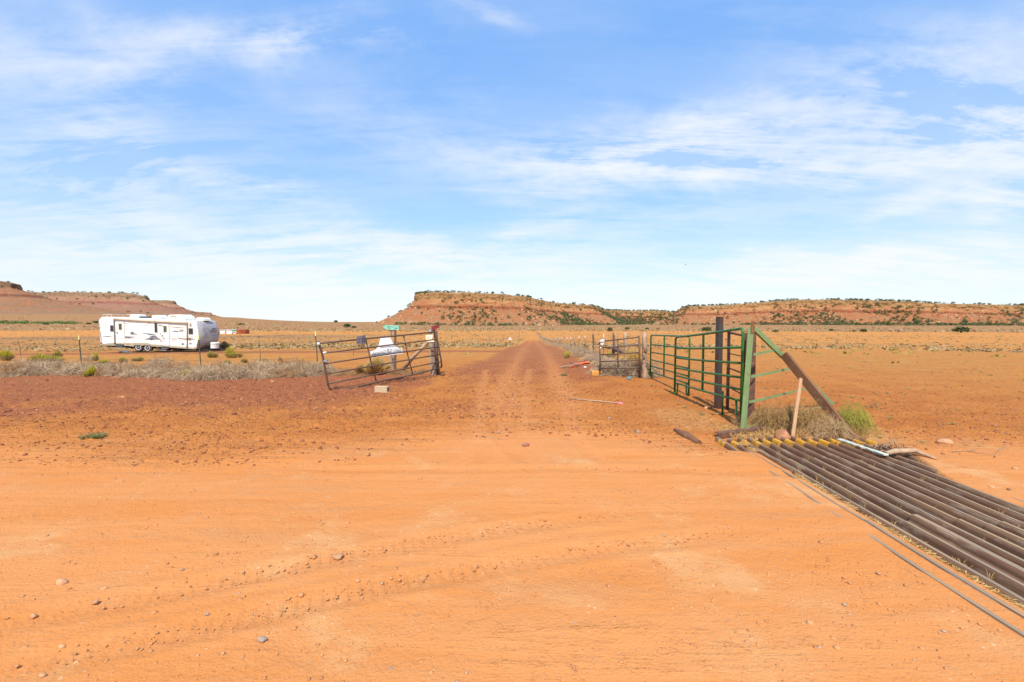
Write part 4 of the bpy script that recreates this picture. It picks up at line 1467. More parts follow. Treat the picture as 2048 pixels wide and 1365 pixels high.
fw = thing('wire_fence', 'barbed wire strands running down the right fence beside the track', 'wire fence', (4.8, 15.6, 0))
for hz in (.35, .62, .90, 1.18):
    pts = []
    for D in (15.6, 17.8, 20.5, 24.4, 28, 33, 36, 40, 46, 53, 60, 72, 89, 110, 130, 160, 190, 260, 340, 420):
        xx = 4.83 + .049 * (D - 15.5)
        pts.append((xx, D, ground_z(xx, D) + hz))
    MB().tube(pts, [.006 if p_[1] < 60 else .02 for p_ in pts], 4, False).build('strand', M['wire'], fw)
st_ = MB()
rq = random.Random(8)
for i in range(26):
    D = rq.uniform(16.5, 34)
    xx = 4.83 + .049 * (D - 15.5)
    z_ = ground_z(xx, D)
    st_.tube([(xx, D, z_ + .3), (xx + .01, D, z_ + 1.2)], .004, 4)
so = st_.build('stay', M['wire'], fw)
so['kind'] = 'stuff'
fl_ = thing('wire_fence', 'thin wire strands of the left fence in front of the trailer', 'wire fence', tuple(left_posts[0][0]))
for f_ in (.30, .52, .74, .93):
    pts = []
    ends = [(-40, 18.6)] + [None] * 3
    P0 = [b.lerp(t_, f_) for b, t_ in left_posts]
    first = P0[0] + (P0[0] - P0[1]) * 2.2
    pts = [first, P0[0]]
    for a_, b_ in zip(P0[:-1], P0[1:]):
        m = (a_ + b_) / 2 - Vector((0, 0, .03))
        pts += [m, b_]
    MB().tube(pts, .0045, 4, False).build('strand', M['wire'], fl_)
for px0, y0, px1, y1 in ((36, 679, 43, 722), (518, 678, 521, 735), (707, 672, 707, 712), (500, 682, 503, 700)):
    b = G(px1, y1)
    o = MB().tube([P(px0, y0, b.y), (P(px0, y0, b.y) + b) / 2 + Vector((.03, 0, 0)), b], .013, 5).build('fence_stay', M['post_brown'])
    tag(o, {36: 'bent thin stay at the far left of the left fence', 518: 'thin stay between the trailer and the left gate', 707: 'thin stay seen through the left gate near its grey sign',
            500: 'short faint stay right of the trailer nose'}[px0], 'fence stay')
for px in (20, 48, 76, 104.5, 161):
    b = G(px, 680)
    tag(MB().tube([b - Vector((0, 0, .1)), b + Vector((0, 0, 1.1))], .05, 6).build('wooden_post', M['wood_dark']), 'tiny dark post of the farther fence behind the left fence', 'post', 'posts of the farther left fence')


# ------------------------------------------------------------------ travel trailer
RV_D = 36.0
RV_X = (283.5 - 1024) / F_PX * RV_D
RV_Z = P(283.5, 704.5, RV_D).z
PXM = F_PX / RV_D
TILT = math.radians(2.75)
rv = thing('travel_trailer', 'long white travel trailer with grey mountain graphics parked on dark gravel', 'travel trailer', (0, 0, 0))


def r2(zx, zy, dy=0.0):
    """Point of the trailer's near side from a pixel of the enlarged photograph; local metres."""
    x = (180 + zx / 6.827 - 283.5) / PXM
    z = (704.5 - (600 + zy / 6.827)) / PXM
    c, s_ = math.cos(TILT), math.sin(TILT)
    return Vector((x * c - z * s_, dy, x * s_ + z * c))


WD_ = 2.44


def side_poly(pts, y0, y1, name, mat, parent=rv, label=None):
    mb = MB()
    mb.prism([r2(x, y, y0) for x, y in pts], (0, y1 - y0, 0))
    return mb.build(name, mat, parent, label)


M['nose'] = paint('shaded_front_cap', (.40, .375, .365), (.33, .31, .30), .5, scale=.8, amt=.6, fine=.03)  # white nose turned from the sun: its shade is put into this grey
# body: side outline swept across the width, with eased edges
side = [(131, 602), (127, 520), (121, 430), (117, 350), (119, 310), (128, 272), (143, 248), (165, 236), (220, 232), (400, 240), (700, 252), (1000, 265),
        (1300, 278), (1452, 288), (1462, 330), (1472, 400), (1481, 480), (1468, 560), (1440, 668), (1440, 655), (1200, 640), (1000, 627), (830, 618),
        (800, 600), (760, 595), (600, 590), (560, 612), (300, 606)]
side = side[:19] + [(1440, 672), (1000, 640), (600, 618), (300, 608)]
nx_ = [r2(x, y) for x, y in side]
cen = Vector((sum(p.x for p in nx_) / len(nx_), 0, sum(p.z for p in nx_) / len(nx_)))
secs = []
for y, ins, in ((0.0, .05), (.025, .015), (.06, 0), (WD_ - .06, 0), (WD_ - .025, .015), (WD_, .05)):
    ring = []
    for p in nx_:
        d = cen - p
        q = p + Vector((max(-ins, min(ins, d.x * 10)), 0, max(-ins, min(ins, d.z * 10))))
        ring.append(Vector((q.x, y, q.z)))
    secs.append(ring)
mb = MB()
mb.loft(secs, True, True)
mb.build('body', M['white'], rv)
# front cap: bulging moulded nose
ny = 12
prof = [(1446, 286), (1462, 330), (1472, 400), (1481, 480), (1468, 560), (1440, 668)]
bul = [.05, .20, .25, .30, .24, .08]
grid = []
for j in range(ny + 1):
    t_ = j / ny
    y = .02 + (WD_ - .04) * t_
    s_ = 1 - abs(2 * t_ - 1) ** 9
    row = []
    for (zx, zy), b in zip(prof, bul):
        p = r2(zx, zy, y)
        row.append(p + Vector((b * s_ + .01, 0, -.05 * (zy < 300) * (1 - s_))))
    grid.append(row)
mb = MB()
V_, F_ = [], []
for row in grid:
    V_ += row
n_ = len(prof)
for j in range(ny):
    for i in range(n_ - 1):
        F_.append((j * n_ + i, j * n_ + i + 1, (j + 1) * n_ + i + 1, (j + 1) * n_ + i))
k0 = len(V_)
back = [[Vector((p.x - .6 if False else p.x * 0 + (r2(1400, 300).x), p.y, p.z)) for p in (row[0], row[-1])] for row in grid]
for bb in back:
    V_ += bb
for j in range(ny):
    F_.append((j * n_, (j + 1) * n_, k0 + 2 * (j + 1), k0 + 2 * j))
    F_.append(((j + 1) * n_ + n_ - 1, j * n_ + n_ - 1, k0 + 2 * j + 1, k0 + 2 * (j + 1) + 1))
F_ = [tuple(reversed(f)) for f in F_]
mb.add(V_, F_, True)
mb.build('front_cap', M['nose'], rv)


def nose(t_, zf):
    """A point on the nose surface: t_ across (0 near side, 1 far side), zf 0 top .. 1 bottom; with outward normal."""
    j = t_ * ny
    i = zf * (n_ - 1)
    j0, i0 = min(int(j), ny - 1), min(int(i), n_ - 2)
    fj, fi = j - j0, i - i0
    a_ = grid[j0][i0].lerp(grid[j0][i0 + 1], fi)
    b_ = grid[j0 + 1][i0].lerp(grid[j0 + 1][i0 + 1], fi)
    return a_.lerp(b_, fj)


def nose_poly(pts, name, mat, th=.012):
    o = []
    for t_, zf in pts:
        o.append(nose(t_, zf) + Vector((.004, -.002, 0)))
    mb = MB()
    mb.prism(o, (th, -th * .3, 0))
    return mb.build(name, mat, rv)


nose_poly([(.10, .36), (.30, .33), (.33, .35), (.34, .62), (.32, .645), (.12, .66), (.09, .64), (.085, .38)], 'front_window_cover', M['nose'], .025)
nose_poly([(.40, .47), (.50, .44), (.58, .37), (.68, .35), (.78, .40), (.88, .50), (.96, .50), (.96, .53), (.86, .55), (.80, .62), (.70, .65), (.56, .64), (.50, .52)], 'mountain_emblem', M['logo_grey'], .010)
nose_poly([(.54, .47), (.62, .41), (.72, .42), (.78, .50), (.66, .53)], 'emblem_crescent', M['logo_rust'], .020)
nose_poly([(.80, .57), (.90, .55), (.97, .57), (.97, .60), (.88, .60), (.84, .64)], 'script_mark', M['logo_grey'], .010)
nose_poly([(.64, .12), (.68, .085), (.73, .10), (.75, .14), (.72, .17), (.67, .165)], 'blue_badge', M['logo_blue'], .016)
for tt in (.10, .83):
    q = nose(tt, .10)
    MB().box(q + Vector((.02, 0, 0)), (.03, .08, .04)).build('marker_light', M['amber'], rv)
# skirt trim, tan, with wheel arch
arch = [(130, 605), (300, 588), (585, 590), (612, 585), (760, 590), (800, 592), (830, 606), (1000, 622), (1200, 636), (1440, 656), (1436, 676), (1200, 660), (1000, 645),
        (832, 636), (815, 622), (770, 614), (735, 622), (700, 628), (670, 618), (640, 612), (605, 622), (590, 640), (520, 630), (300, 625), (132, 622)]
side_poly(arch, -.022, -.004, 'skirt_trim', M['tan_trim'])
side_poly([(330, 255), (1330, 312), (1330, 306), (330, 248)], -.02, -.003, 'rub_rail', M['tan_trim'])
MB().tube([r2(345, 262, -.10), r2(1322, 318, -.10)], .052, 10).build('awning_roll', M['awning'], rv)
MB().tube([r2(905, 262, -.17), r2(912, 300, -.17)], .03, 8).build('awning_strap', M['white2'], rv)
for a_, b_ in (((342, 262), (340, 592)), ((1337, 308), (1326, 642))):
    mb = MB()
    mb.bar(r2(*a_, -.06), r2(*b_, -.05), .055, .05, up=(0, -1, 0))
    mb.build('awning_arm', M['arm'], rv)
    MB().box(r2(*b_, -.06), (.10, .08, .08)).build('arm_foot', M['black'], rv)


def window(x0, y0, x1, y1, frame='frame_gold', glass='glass', bars=1, th=5):
    sl = (y1 - y0) * 0
    o = side_poly([(x0 - th, y0 - th), (x1 + th, y0 - th + 1), (x1 + th, y1 + th + 1), (x0 - th, y1 + th)], -.020, -.002, 'window', M[frame])
    side_poly([(x0, y0), (x1, y0 + 1), (x1, y1 + 1), (x0, y1)], -.026, -.019, 'pane', M[glass], o)
    if bars:
        xm = (x0 + x1) / 2
        side_poly([(xm - 2, y0), (xm + 2, y0), (xm + 2, y1), (xm - 2, y1)], -.032, -.025, 'mullion', M['black'], o)
    return o


window(284, 352, 322, 428, 'grey_metal')
w_ = window(889, 320, 919, 442, 'grey_metal', bars=0)
side_poly([(889, 405), (919, 406), (919, 410), (889, 409)], -.032, -.025, 'mullion', M['black'], w_)
window(1352, 392, 1404, 466, 'grey_metal')
for (x0, y0, x1, y1), (wx0, wy0, wx1, wy1), hx in (((368, 278, 474, 590), (400, 326, 440, 408), 376), ((985, 318, 1084, 642), (1010, 358, 1050, 440), 990)):
    dr = side_poly([(x0, y0), (x1, y0 + 6), (x1, y1 + 4), (x0, y1)], -.020, -.002, 'door', M['white2'])
    side_poly([(wx0 - 6, wy0 - 6), (wx1 + 6, wy0 - 6), (wx1 + 6, wy1 + 6), (wx0 - 6, wy1 + 6)], -.030, -.019, 'window_frame', M['frame_gold'], dr)
    side_poly([(wx0, wy0), (wx1, wy0), (wx1, wy1), (wx0, wy1)], -.036, -.029, 'pane', M['glass_screen'], dr)
    MB().box(r2(hx, y0 + 172, -.04), (.07, .05, .09)).build('handle', M['black'], dr)
    for hy in (y0 + 42, y1 - 14):
        MB().box(r2(x1 - 8, hy, -.03), (.05, .02, .04)).build('hinge', M['grey_metal'], dr)
    side_poly([(x1 - 1, y0 + 4), (x1 + 2, y0 + 4), (x1 + 2, y1 + 4), (x1 - 1, y1 + 4)], -.024, -.019, 'edge_strip', M['tan_trim'], dr)
MB().tube([r2(1012, 500, -.10), r2(1012, 545, -.10), r2(1004, 556, -.10), r2(965, 560, -.10)], .012, 6).build('grab_handle', M['arm'], rv)
side_poly([(174, 526), (290, 524), (292, 598), (176, 600)], -.018, -.003, 'storage_hatch', M['white2'])
hv = side_poly([(1108, 512), (1186, 514), (1186, 556), (1108, 554)], -.016, -.003, 'fridge_vent', M['white2'])
for yy in (520, 530, 540):
    side_poly([(1112, yy), (1182, yy + 1), (1182, yy + 4), (1112, yy + 3)], -.020, -.015, 'slat', M['logo_tan'], hv)
side_poly([(1252, 592), (1272, 593), (1272, 616), (1252, 615)], -.02, -.003, 'outlet', M['black'])
side_poly([(1350, 584), (1384, 585), (1384, 602), (1350, 601)], -.02, -.003, 'vent_grille', M['grey_metal'])
MB().box(r2(1374, 330, -.06), (.16, .10, .17)).build('porch_light', M['awning'], rv)
MB().box(r2(1250, 408, -.05), (.30, .08, .10)).build('porch_light', M['awning'], rv)
for zx, zy, m_ in ((515, 600, 'amber'), (1425, 652, 'amber'), (817, 314, 'amber'), (147, 586, 'red_lens')):
    MB().box(r2(zx, zy, -.03), (.12, .03, .06)).build('marker_light', M[m_], rv)
for zx, zy in ((963, 464), (962, 560), (372, 452), (985, 355), (1000, 357)):
    MB().box(r2(zx, zy, -.02), (.07, .03, .06)).build('fitting', M['black'], rv)
# graphics
def decal(pts, m_, name='stripe_graphic'):
    return side_poly(pts, -.0095, -.003, name, M[m_])


decal([(742, 543), (790, 524), (830, 500), (850, 487), (892, 485), (915, 510), (965, 545), (900, 543), (870, 547), (810, 545)], 'logo_grey', 'mountain_graphic')
decal([(800, 545), (840, 528), (870, 547), (830, 548)], 'logo_blue', 'mountain_shadow')
decal([(690, 458), (760, 456), (820, 462), (900, 466), (930, 464), (860, 476), (820, 484), (770, 466)], 'logo_blue')
decal([(550, 438), (596, 436), (610, 462), (590, 478), (556, 474)], 'logo_grey', 'bird_graphic')
decal([(612, 462), (640, 470), (636, 482), (605, 474)], 'logo_tan')
decal([(170, 500), (220, 496), (300, 502), (240, 507)], 'logo_grey')
decal([(478, 322), (545, 328), (500, 334)], 'logo_tan')
decal([(478, 500), (560, 504), (640, 512), (560, 512), (600, 520), (520, 518), (560, 528), (478, 520)], 'logo_grey')
decal([(700, 354), (780, 345), (870, 343), (780, 349)], 'logo_tan')
decal([(972, 578), (1010, 574), (1062, 588), (1010, 592)], 'logo_grey')
decal([(1090, 362), (1150, 370), (1310, 378), (1200, 383), (1120, 374)], 'logo_tan')
decal([(1110, 430), (1165, 420), (1240, 430), (1180, 438)], 'logo_grey')
decal([(936, 342), (972, 344), (972, 360), (936, 356)], 'logo_tan')
decal([(1190, 522), (1300, 530), (1335, 524), (1352, 516), (1375, 524), (1440, 541), (1380, 546), (1362, 562), (1344, 548), (1300, 545), (1230, 537)], 'logo_rust', 'swoosh_graphic')
for yy in (516, 530, 544):
    decal([(1106, yy), (1190, yy + 4), (1190, yy + 7), (1106, yy + 3)], 'logo_tan')
decal([(160, 494), (1480, 496), (1480, 498), (160, 496)], 'logo_tan', 'seam_line')
# roof gear
def roof_box(x0, y0, x1, y1, ya, yb, name, mat='white', slope=.25, parent=rv):
    a_, b_ = r2(x0, y1, 0), r2(x1, y1, 0)
    h = (y1 - y0) / 6.827 / PXM
    L = b_.x - a_.x
    mb = MB()
    lo = [Vector((a_.x, ya, a_.z)), Vector((b_.x, ya, b_.z)), Vector((b_.x, yb, b_.z)), Vector((a_.x, yb, a_.z))]
    hi = [Vector((a_.x + L * .04, ya + .06, a_.z + h)), Vector((b_.x - L * slope, ya + .06, b_.z + h)), Vector((b_.x - L * slope, yb - .06, b_.z + h)), Vector((a_.x + L * .04, yb - .06, a_.z + h))]
    mid = [Vector((a_.x, ya, a_.z + h * .6)), Vector((b_.x - L * slope * .4, ya, b_.z + h * .6)), Vector((b_.x - L * slope * .4, yb, b_.z + h * .6)), Vector((a_.x, yb, a_.z + h * .6))]
    mb.loft([lo, mid, hi])
    return mb.build(name, M[mat], parent)


roof_box(450, 197, 582, 240, .7, 1.5, 'roof_vent')
roof_box(755, 209, 884, 250, .7, 1.5, 'roof_vent')
ac = roof_box(990, 203, 1250, 268, .6, 1.7, 'air_conditioner')
MB().box(r2(1070, 228, .594), (.55, .02, .14)).build('grille', M['tan_trim'], ac)
roof_box(1368, 242, 1492, 285, .7, 1.5, 'roof_vent')
mb = MB()
mb.box((r2(635, 238).x, 1.2, r2(635, 236).z), (.85, .9, .10), Matrix.Rotation(-TILT, 3, 'Y'))
mb.build('solar_panel', M['black'], rv)
rk = MB()
for y in (.25, 2.1):
    rk.tube([r2(148, 236, y), r2(148, 203, y), r2(156, 197, y), r2(255, 199, y), r2(263, 206, y), r2(263, 234, y)], .014, 6)
for x in (205,):
    rk.tube([r2(x, 234, .25), r2(x, 198, .25), r2(x, 198, 2.1)], .014, 6)
rk.tube([r2(150, 198, .25), r2(150, 198, 2.1)], .014, 6)
rk.build('roof_rack', M['white2'], rv)
ld = MB()
for y in (.35, .80):
    ld.tube([r2(118, 300, y), r2(108, 320, y), r2(116, 450, y), r2(128, 600, y)], .016, 6)
for i in range(6):
    zy = 330 + i * 48
    ld.tube([r2(109 + i * 3.5, zy, .35), r2(109 + i * 3.5, zy, .80)], .013, 6)
ld.build('ladder', M['black'], rv)
ld2 = MB()
for zy in (330, 372, 380, 440, 468, 492):
    ld2.tube([r2(124, zy, -.04), r2(148, zy + 3, -.04)], .011, 5)
ld2.tube([r2(128, 305, -.04), r2(133, 400, -.04), r2(150, 490, -.04), r2(156, 600, -.04)], .013, 5)
ld2.build('side_ladder', M['arm'], rv)
MB().box(r2(165, 622, 1.2), (.35, 2.3, .10)).build('bumper', M['black'], rv)
ch_ = MB()
for y in (.45, 1.95):
    ch_.bar(r2(150, 632, y), r2(1560, 690, y), .06, .14)
for x in (300, 600, 900, 1200, 1500):
    ch_.bar(r2(x, 640 + (x - 300) * .04, .45), r2(x, 640 + (x - 300) * .04, 1.95), .05, .10)
ch_.build('chassis', M['black'], rv)
MB().box((r2(492, 640).x, .6, r2(492, 640).z), (.38, .9, .28)).build('tank', M['black'], rv)
MB().box((r2(1130, 678).x, .8, r2(1130, 676).z), (.62, 1.0, .28)).build('tank', M['black'], rv)
for x0, zy in ((413, 640), (1025, 672)):
    s0 = MB()
    for i, (dz, dy) in enumerate(((0, -.12), (-.16, -.28))):
        s0.box(r2(x0 + 10, zy - 10, dy) + Vector((0, 0, dz)), (.52, .20, .03))
    s0.build('entry_step', M['grey_metal'], rv)
    MB().box(r2(x0 - 6, zy - 12, .12), (.66, .40, .26)).build('step_housing', M['black'], rv)
for cx in (645, 770):
    for y in (.16, WD_ - .16):
        c = r2(cx, 658, y)
        c.z = .36
        wh = MB()
        R_ = .36
        ring = []
        for (dy, rr) in ((-.11, .20), (-.115, .30), (-.10, .345), (-.05, .362), (.05, .362), (.10, .345), (.115, .30), (.11, .20)):
            ring.append([c + Vector((math.cos(a_) * rr, dy, math.sin(a_) * rr)) for a_ in [2 * math.pi * i / 28 for i in range(28)]])
        wh.loft(ring, True, True, smooth=True)
        wo = wh.build('wheel', M['rubber'], rv)
        if y < 1:
            rm = MB()
            ring = []
            for (dy, rr) in ((-.10, .225), (-.13, .22), (-.12, .19), (-.075, .17), (-.06, .08), (-.10, .07), (-.12, .05)):
                ring.append([c + Vector((math.cos(a_) * rr, dy, math.sin(a_) * rr)) for a_ in [2 * math.pi * i / 24 for i in range(24)]])
            rm.loft(ring, False, True, smooth=True)
            rm.build('rim', M['white2'], wo)
            hb = MB()
            for i in range(8):
                a_ = 2 * math.pi * i / 8
                hb.box(c + Vector((math.cos(a_) * .135, -.075, math.sin(a_) * .135)), (.05, .02, .05))
            hb.box(c + Vector((0, -.12, 0)), (.08, .05, .08))
            hb.build('hub_openings', M['arm'], wo)
sq = r2(1440, 668).z
pc = MB()
cx = r2(1440, 620).x + .95
pc.loft([[Vector((cx + math.cos(a_) * .30 * k_, .98 + math.sin(a_) * .40 * k_, z_)) for a_ in [2 * math.pi * i / 20 for i in range(20)]] for z_, k_ in
         ((sq + .02, .95), (sq + .04, 1.0), (sq + .42, 1.0), (sq + .44, 1.06), (sq + .50, 1.05), (sq + .54, .92))], smooth=False)
pc.build('propane_cover', M['white'], rv)
tg = MB()
tip = Vector((cx + .62, 1.22, sq - .10))
tg.bar((r2(1440, 668).x - .2, .5, sq - .08), tip, .07, .12)
tg.bar((r2(1440, 668).x - .2, 1.94, sq - .08), tip, .07, .12)
tg.box(tip + Vector((.12, 0, .02)), (.3, .12, .12))
tg.build('tongue', M['black'], rv)
jk = MB()
jk.tube([tip + Vector((-.30, -.1, .55)), tip + Vector((-.30, -.1, -.28))], .035, 8)
jk.tube([tip + Vector((-.30, -.1, .55)), tip + Vector((-.10, -.1, .58))], .015, 6)
jk.build('jack', M['black'], rv)
MB().box((cx - .15, .75, sq - .34), (.50, .45, .16)).build('block', M['grey_metal'], rv)
MB().tube([r2(905, 650, -.03), r2(975, 694, -.06)], .022, 6).build('sewer_hose', M['logo_rust'], rv)
rv.location = (RV_X, RV_D, RV_Z)
rv.rotation_euler = (0, TILT, 0)

# three distant buildings right of the trailer
def far_box(px0, px1, ytop, ybase, depth, name, label, cat, mat, extra=None):
    a_, b_ = G((px0 + px1) / 2, ybase), None
    D = a_.y
    x0, x1 = P(px0, ytop, D).x, P(px1, ytop, D).x
    zt_ = P(px0, ytop, D).z
    zb = a_.z - .2
    o = thing(name, label, cat, ((x0 + x1) / 2, D, zb))
    MB().box(((x0 + x1) / 2, D + depth / 2, (zb + zt_) / 2), (x1 - x0, depth, zt_ - zb), bev=.05).build('body', M[mat], o)
    return o, x0, x1, D, zb, zt_


M['far_white'] = paint('far_white_siding', (.74, .70, .64), (.62, .58, .52), .6, scale=.8, amt=.5)
M['far_green'] = paint('far_green_siding', (.03, .32, .12), None, .6, scale=.8, amt=.3)
M['container'] = paint('rust_red_container', (.36, .085, .025), (.24, .05, .02), .6, scale=.6, amt=.7)
M['container_dark'] = paint('dark_red_container_side', (.30, .065, .022), (.2, .045, .02), .6, scale=.6, amt=.7)
o, x0, x1, D, zb, zt_ = far_box(440, 463.5, 659.8, 668.2, 9, 'far_trailer', 'long low white trailer home right of the travel trailer nose', 'building', 'far_white')
MB().box((x0 + (x1 - x0) * .49, D - .05, zb + (zt_ - zb) * .42), ((x1 - x0) * .10, .12, (zt_ - zb) * .62)).build('door', M['container'], o)
MB().box(((x0 + x1) / 2, D + 4, zt_ + .08), (x1 - x0 + .4, 9.2, .12)).build('roof', M['white'], o)
o, x0, x1, D, zb, zt_ = far_box(464.5, 472.5, 659.8, 668.2, 6, 'far_shed', 'small white and green shed between the white trailer home and red container', 'building', 'far_white')
MB().box(((x0 + x1) / 2, D - .06, zt_ - (zt_ - zb) * .2), ((x1 - x0), .1, (zt_ - zb) * .35)).build('green_fascia', M['far_green'], o)
MB().tube([(x0 + (x1 - x0) * (i / 8), D - .12, zb + (zt_ - zb) * .45 * math.sin(math.pi * i / 8) + .1) for i in range(9)], .25, 6).build('arch_trim', M['container'], o)
o, x0, x1, D, zb, zt_ = far_box(473, 491, 659.6, 668.2, 5, 'shipping_container', 'rust red shipping container at the right end of the distant buildings', 'container', 'container')
for i in range(12):
    xx = x0 + (x1 - x0) * (.38 + .62 * (i + .5) / 12)
    MB().box((xx, D - .05, (zb + zt_) / 2), ((x1 - x0) * .022, .14, (zt_ - zb) * .94)).build('corrugation', M['container_dark'], o)
MB().box((x0 + (x1 - x0) * .2, D - .04, (zb + zt_) / 2), ((x1 - x0) * .30, .1, (zt_ - zb) * .9)).build('door', M['container'], o)

wb = G(1020, 684)
t = thing('tent_sign', 'small white steep-roofed sign standing alone far out on the plain', 'sign', tuple(wb))
sc_ = wb.y / F_PX
mb = MB()
cz = P(1020, 680, wb.y)
mb.prism([cz + Vector((dx * sc_, 0, dz * sc_)) for dx, dz in ((-4.6, 0), (-4.4, .9), (-2.6, 1.8), (-1.0, 4.6), (0, 5.2), (1.0, 4.6), (2.6, 1.8), (4.4, .9), (4.6, 0))], (0, .08, 0))
mb.build('board', M['sign_white'], t)
MB().tube([(wb.x, wb.y + .1, wb.z - .1), (wb.x, wb.y + .1, cz.z + .1)], .05, 6).build('post', M['wood_dark'], t)


# ------------------------------------------------------------------ plants
def ribbons(paths, widths, seed=0):
    """paths (n,k,3), widths (n,k): flat strips with random facing -> verts, quads."""
    rs = np.random.RandomState(seed)
    n, k, _ = paths.shape
    d = np.gradient(paths, axis=1)
    rnd = rs.normal(size=(n, 1, 3))
    s_ = np.cross(d, rnd)
    s_ /= np.linalg.norm(s_, axis=2, keepdims=True) + 1e-9
    a_ = paths - s_ * widths[..., None] / 2
    b_ = paths + s_ * widths[..., None] / 2
    V = np.stack([a_, b_], 2).reshape(-1, 3)
    base = (np.arange(n) * k * 2)[:, None] + (np.arange(k - 1) * 2)[None, :]
    F = np.stack([base, base + 1, base + 3, base + 2], -1).reshape(-1, 4)
    return V, F


def tumble(seed, n=260, r=.45, h=.5, w=.010):
    """Tangle of dry curved stems forming a low mound."""
    rs = np.random.RandomState(seed)
    th = rs.uniform(0, 2 * np.pi, n)
    rr = r * np.sqrt(rs.uniform(0, 1, n)) * .8
    st = np.stack([rr * np.cos(th), rr * np.sin(th), rs.uniform(0, .55, n) * h], -1)
    dr = rs.normal(size=(n, 3)) * np.array([1, 1, .8]) + np.stack([np.cos(th) * .4, np.sin(th) * .4, np.full(n, .25)], -1)
    dr /= np.linalg.norm(dr, axis=1, keepdims=True)
    L = rs.uniform(.15, .42, n) * r / .45
    cur = rs.normal(size=(n, 3)) * .55
    t = np.linspace(0, 1, 4)[None, :, None]
    p = st[:, None] + dr[:, None] * L[:, None, None] * t + cur[:, None] * L[:, None, None] * t ** 2 * .6
    p[..., 2] = np.maximum(p[..., 2], .005)
    env = 1 - (np.hypot(p[..., 0], p[..., 1]) / (r * 1.25)) ** 2
    p[..., 2] = np.minimum(p[..., 2], h * np.clip(env, .08, 1) * 1.15)
    ww = np.broadcast_to(w * np.array([1, .8, .6, .3]), (n, 4))
    return ribbons(p, ww, seed)


def dome(seed, n=420, r=.35, h=.38, w=.012, up=.75, tipw=1.0, gap=.0):
    """Many fine upright stems fanning from a crown: rabbitbrush and other soft bushes."""
    rs = np.random.RandomState(seed)
    th = rs.uniform(0, 2 * np.pi, n)
    q = np.sqrt(rs.uniform(gap, 1, n))
    lob = 1 + .22 * np.sin(th * 3 + seed) + .12 * np.sin(th * 7 + seed * 2)
    ex = np.stack([np.cos(th) * q * r * lob, np.sin(th) * q * r * lob, h * np.sqrt(np.clip(1 - (q * .93) ** 2.2, .05, 1)) * rs.uniform(.72, 1.08, n)], -1)
    st = np.stack([np.cos(th) * q * r * .25, np.sin(th) * q * r * .25, np.zeros(n)], -1)
    t = np.linspace(0, 1, 4)[None, :, None]
    p = st[:, None] * (1 - t) + ex[:, None] * t
    p[..., 0:2] += (t * (1 - t))[..., 0:1] * -(ex[:, None, :2] * .35)
    p += rs.normal(size=p.shape) * .012 * t
    ww = np.broadcast_to(w * np.array([.5, .6, 1.2 * tipw, .7]), (n, 4))
    return ribbons(p, ww, seed)


def tuft(seed, n=16, r=.10, h=.08, w=.008):
    rs = np.random.RandomState(seed)
    th = rs.uniform(0, 2 * np.pi, n)
    L = rs.uniform(.5, 1, n)
    ex = np.stack([np.cos(th) * r * L, np.sin(th) * r * L, h * rs.uniform(.3, 1, n)], -1)
    t = np.linspace(0, 1, 3)[None, :, None]
    p = ex[:, None] * t
    p[..., 2] += (t * (1 - t))[..., 0] * h * .8
    ww = np.broadcast_to(w * np.array([.8, 1, .3]), (n, 3))
    return ribbons(p, ww, seed)


def merge(parts):
    """[(V,F,(x,y,z),scale,rot)] -> one V, F."""
    Vs, Fs, k = [], [], 0
    for V, F, loc, sc, rot in parts:
        c, s_ = math.cos(rot), math.sin(rot)
        W_ = V * np.array(sc if hasattr(sc, '__len__') else (sc, sc, sc))
        W_ = np.stack([W_[:, 0] * c - W_[:, 1] * s_, W_[:, 0] * s_ + W_[:, 1] * c, W_[:, 2]], -1) + np.array(loc)
        Vs.append(W_)
        Fs.append(F + k)
        k += len(V)
    return np.concatenate(Vs), np.concatenate(Fs)


def ico():
    t = (1 + 5 ** .5) / 2
    v = np.array([(-1, t, 0), (1, t, 0), (-1, -t, 0), (1, -t, 0), (0, -1, t), (0, 1, t), (0, -1, -t), (0, 1, -t), (t, 0, -1), (t, 0, 1), (-t, 0, -1), (-t, 0, 1)], float)
    v /= np.linalg.norm(v[0])
    f = np.array([(0, 11, 5), (0, 5, 1), (0, 1, 7), (0, 7, 10), (0, 10, 11), (1, 5, 9), (5, 11, 4), (11, 10, 2), (10, 7, 6), (7, 1, 8),
                  (3, 9, 4), (3, 4, 2), (3, 2, 6), (3, 6, 8), (3, 8, 9), (4, 9, 5), (2, 4, 11), (6, 2, 10), (8, 6, 7), (9, 8, 1)])
    return v, f


ICO_V, ICO_F = ico()


def scatter_rocks(name, label, xs, ys, sizes, mat, seed, flat=.62, sink=.3):
    rs = np.random.RandomState(seed)
    n = len(xs)
    V = ICO_V[None] * (1 + rs.normal(size=(n, 12, 1)) * .16)
    sc = np.stack([sizes * rs.uniform(.7, 1.25, n), sizes * rs.uniform(.7, 1.25, n), sizes * rs.uniform(flat * .6, flat * 1.2, n)], -1)
    V = V * sc[:, None]
    a_ = rs.uniform(0, 2 * np.pi, n)
    c, s_ = np.cos(a_)[:, None], np.sin(a_)[:, None]
    V = np.stack([V[..., 0] * c - V[..., 1] * s_, V[..., 0] * s_ + V[..., 1] * c, V[..., 2]], -1)
    z = zt(xs, ys)
    V = V + np.stack([xs, ys, z + sc[:, 2] * (1 - 2 * sink) * .6], -1)[:, None]
    F = ICO_F[None] + (np.arange(n) * 12)[:, None, None]
    o = mesh_np(name, V.reshape(-1, 3), [F.reshape(-1, 3)], mat)
    tag(o, label, None, None, 'stuff')
    return o


RS = np.random.RandomState(11)


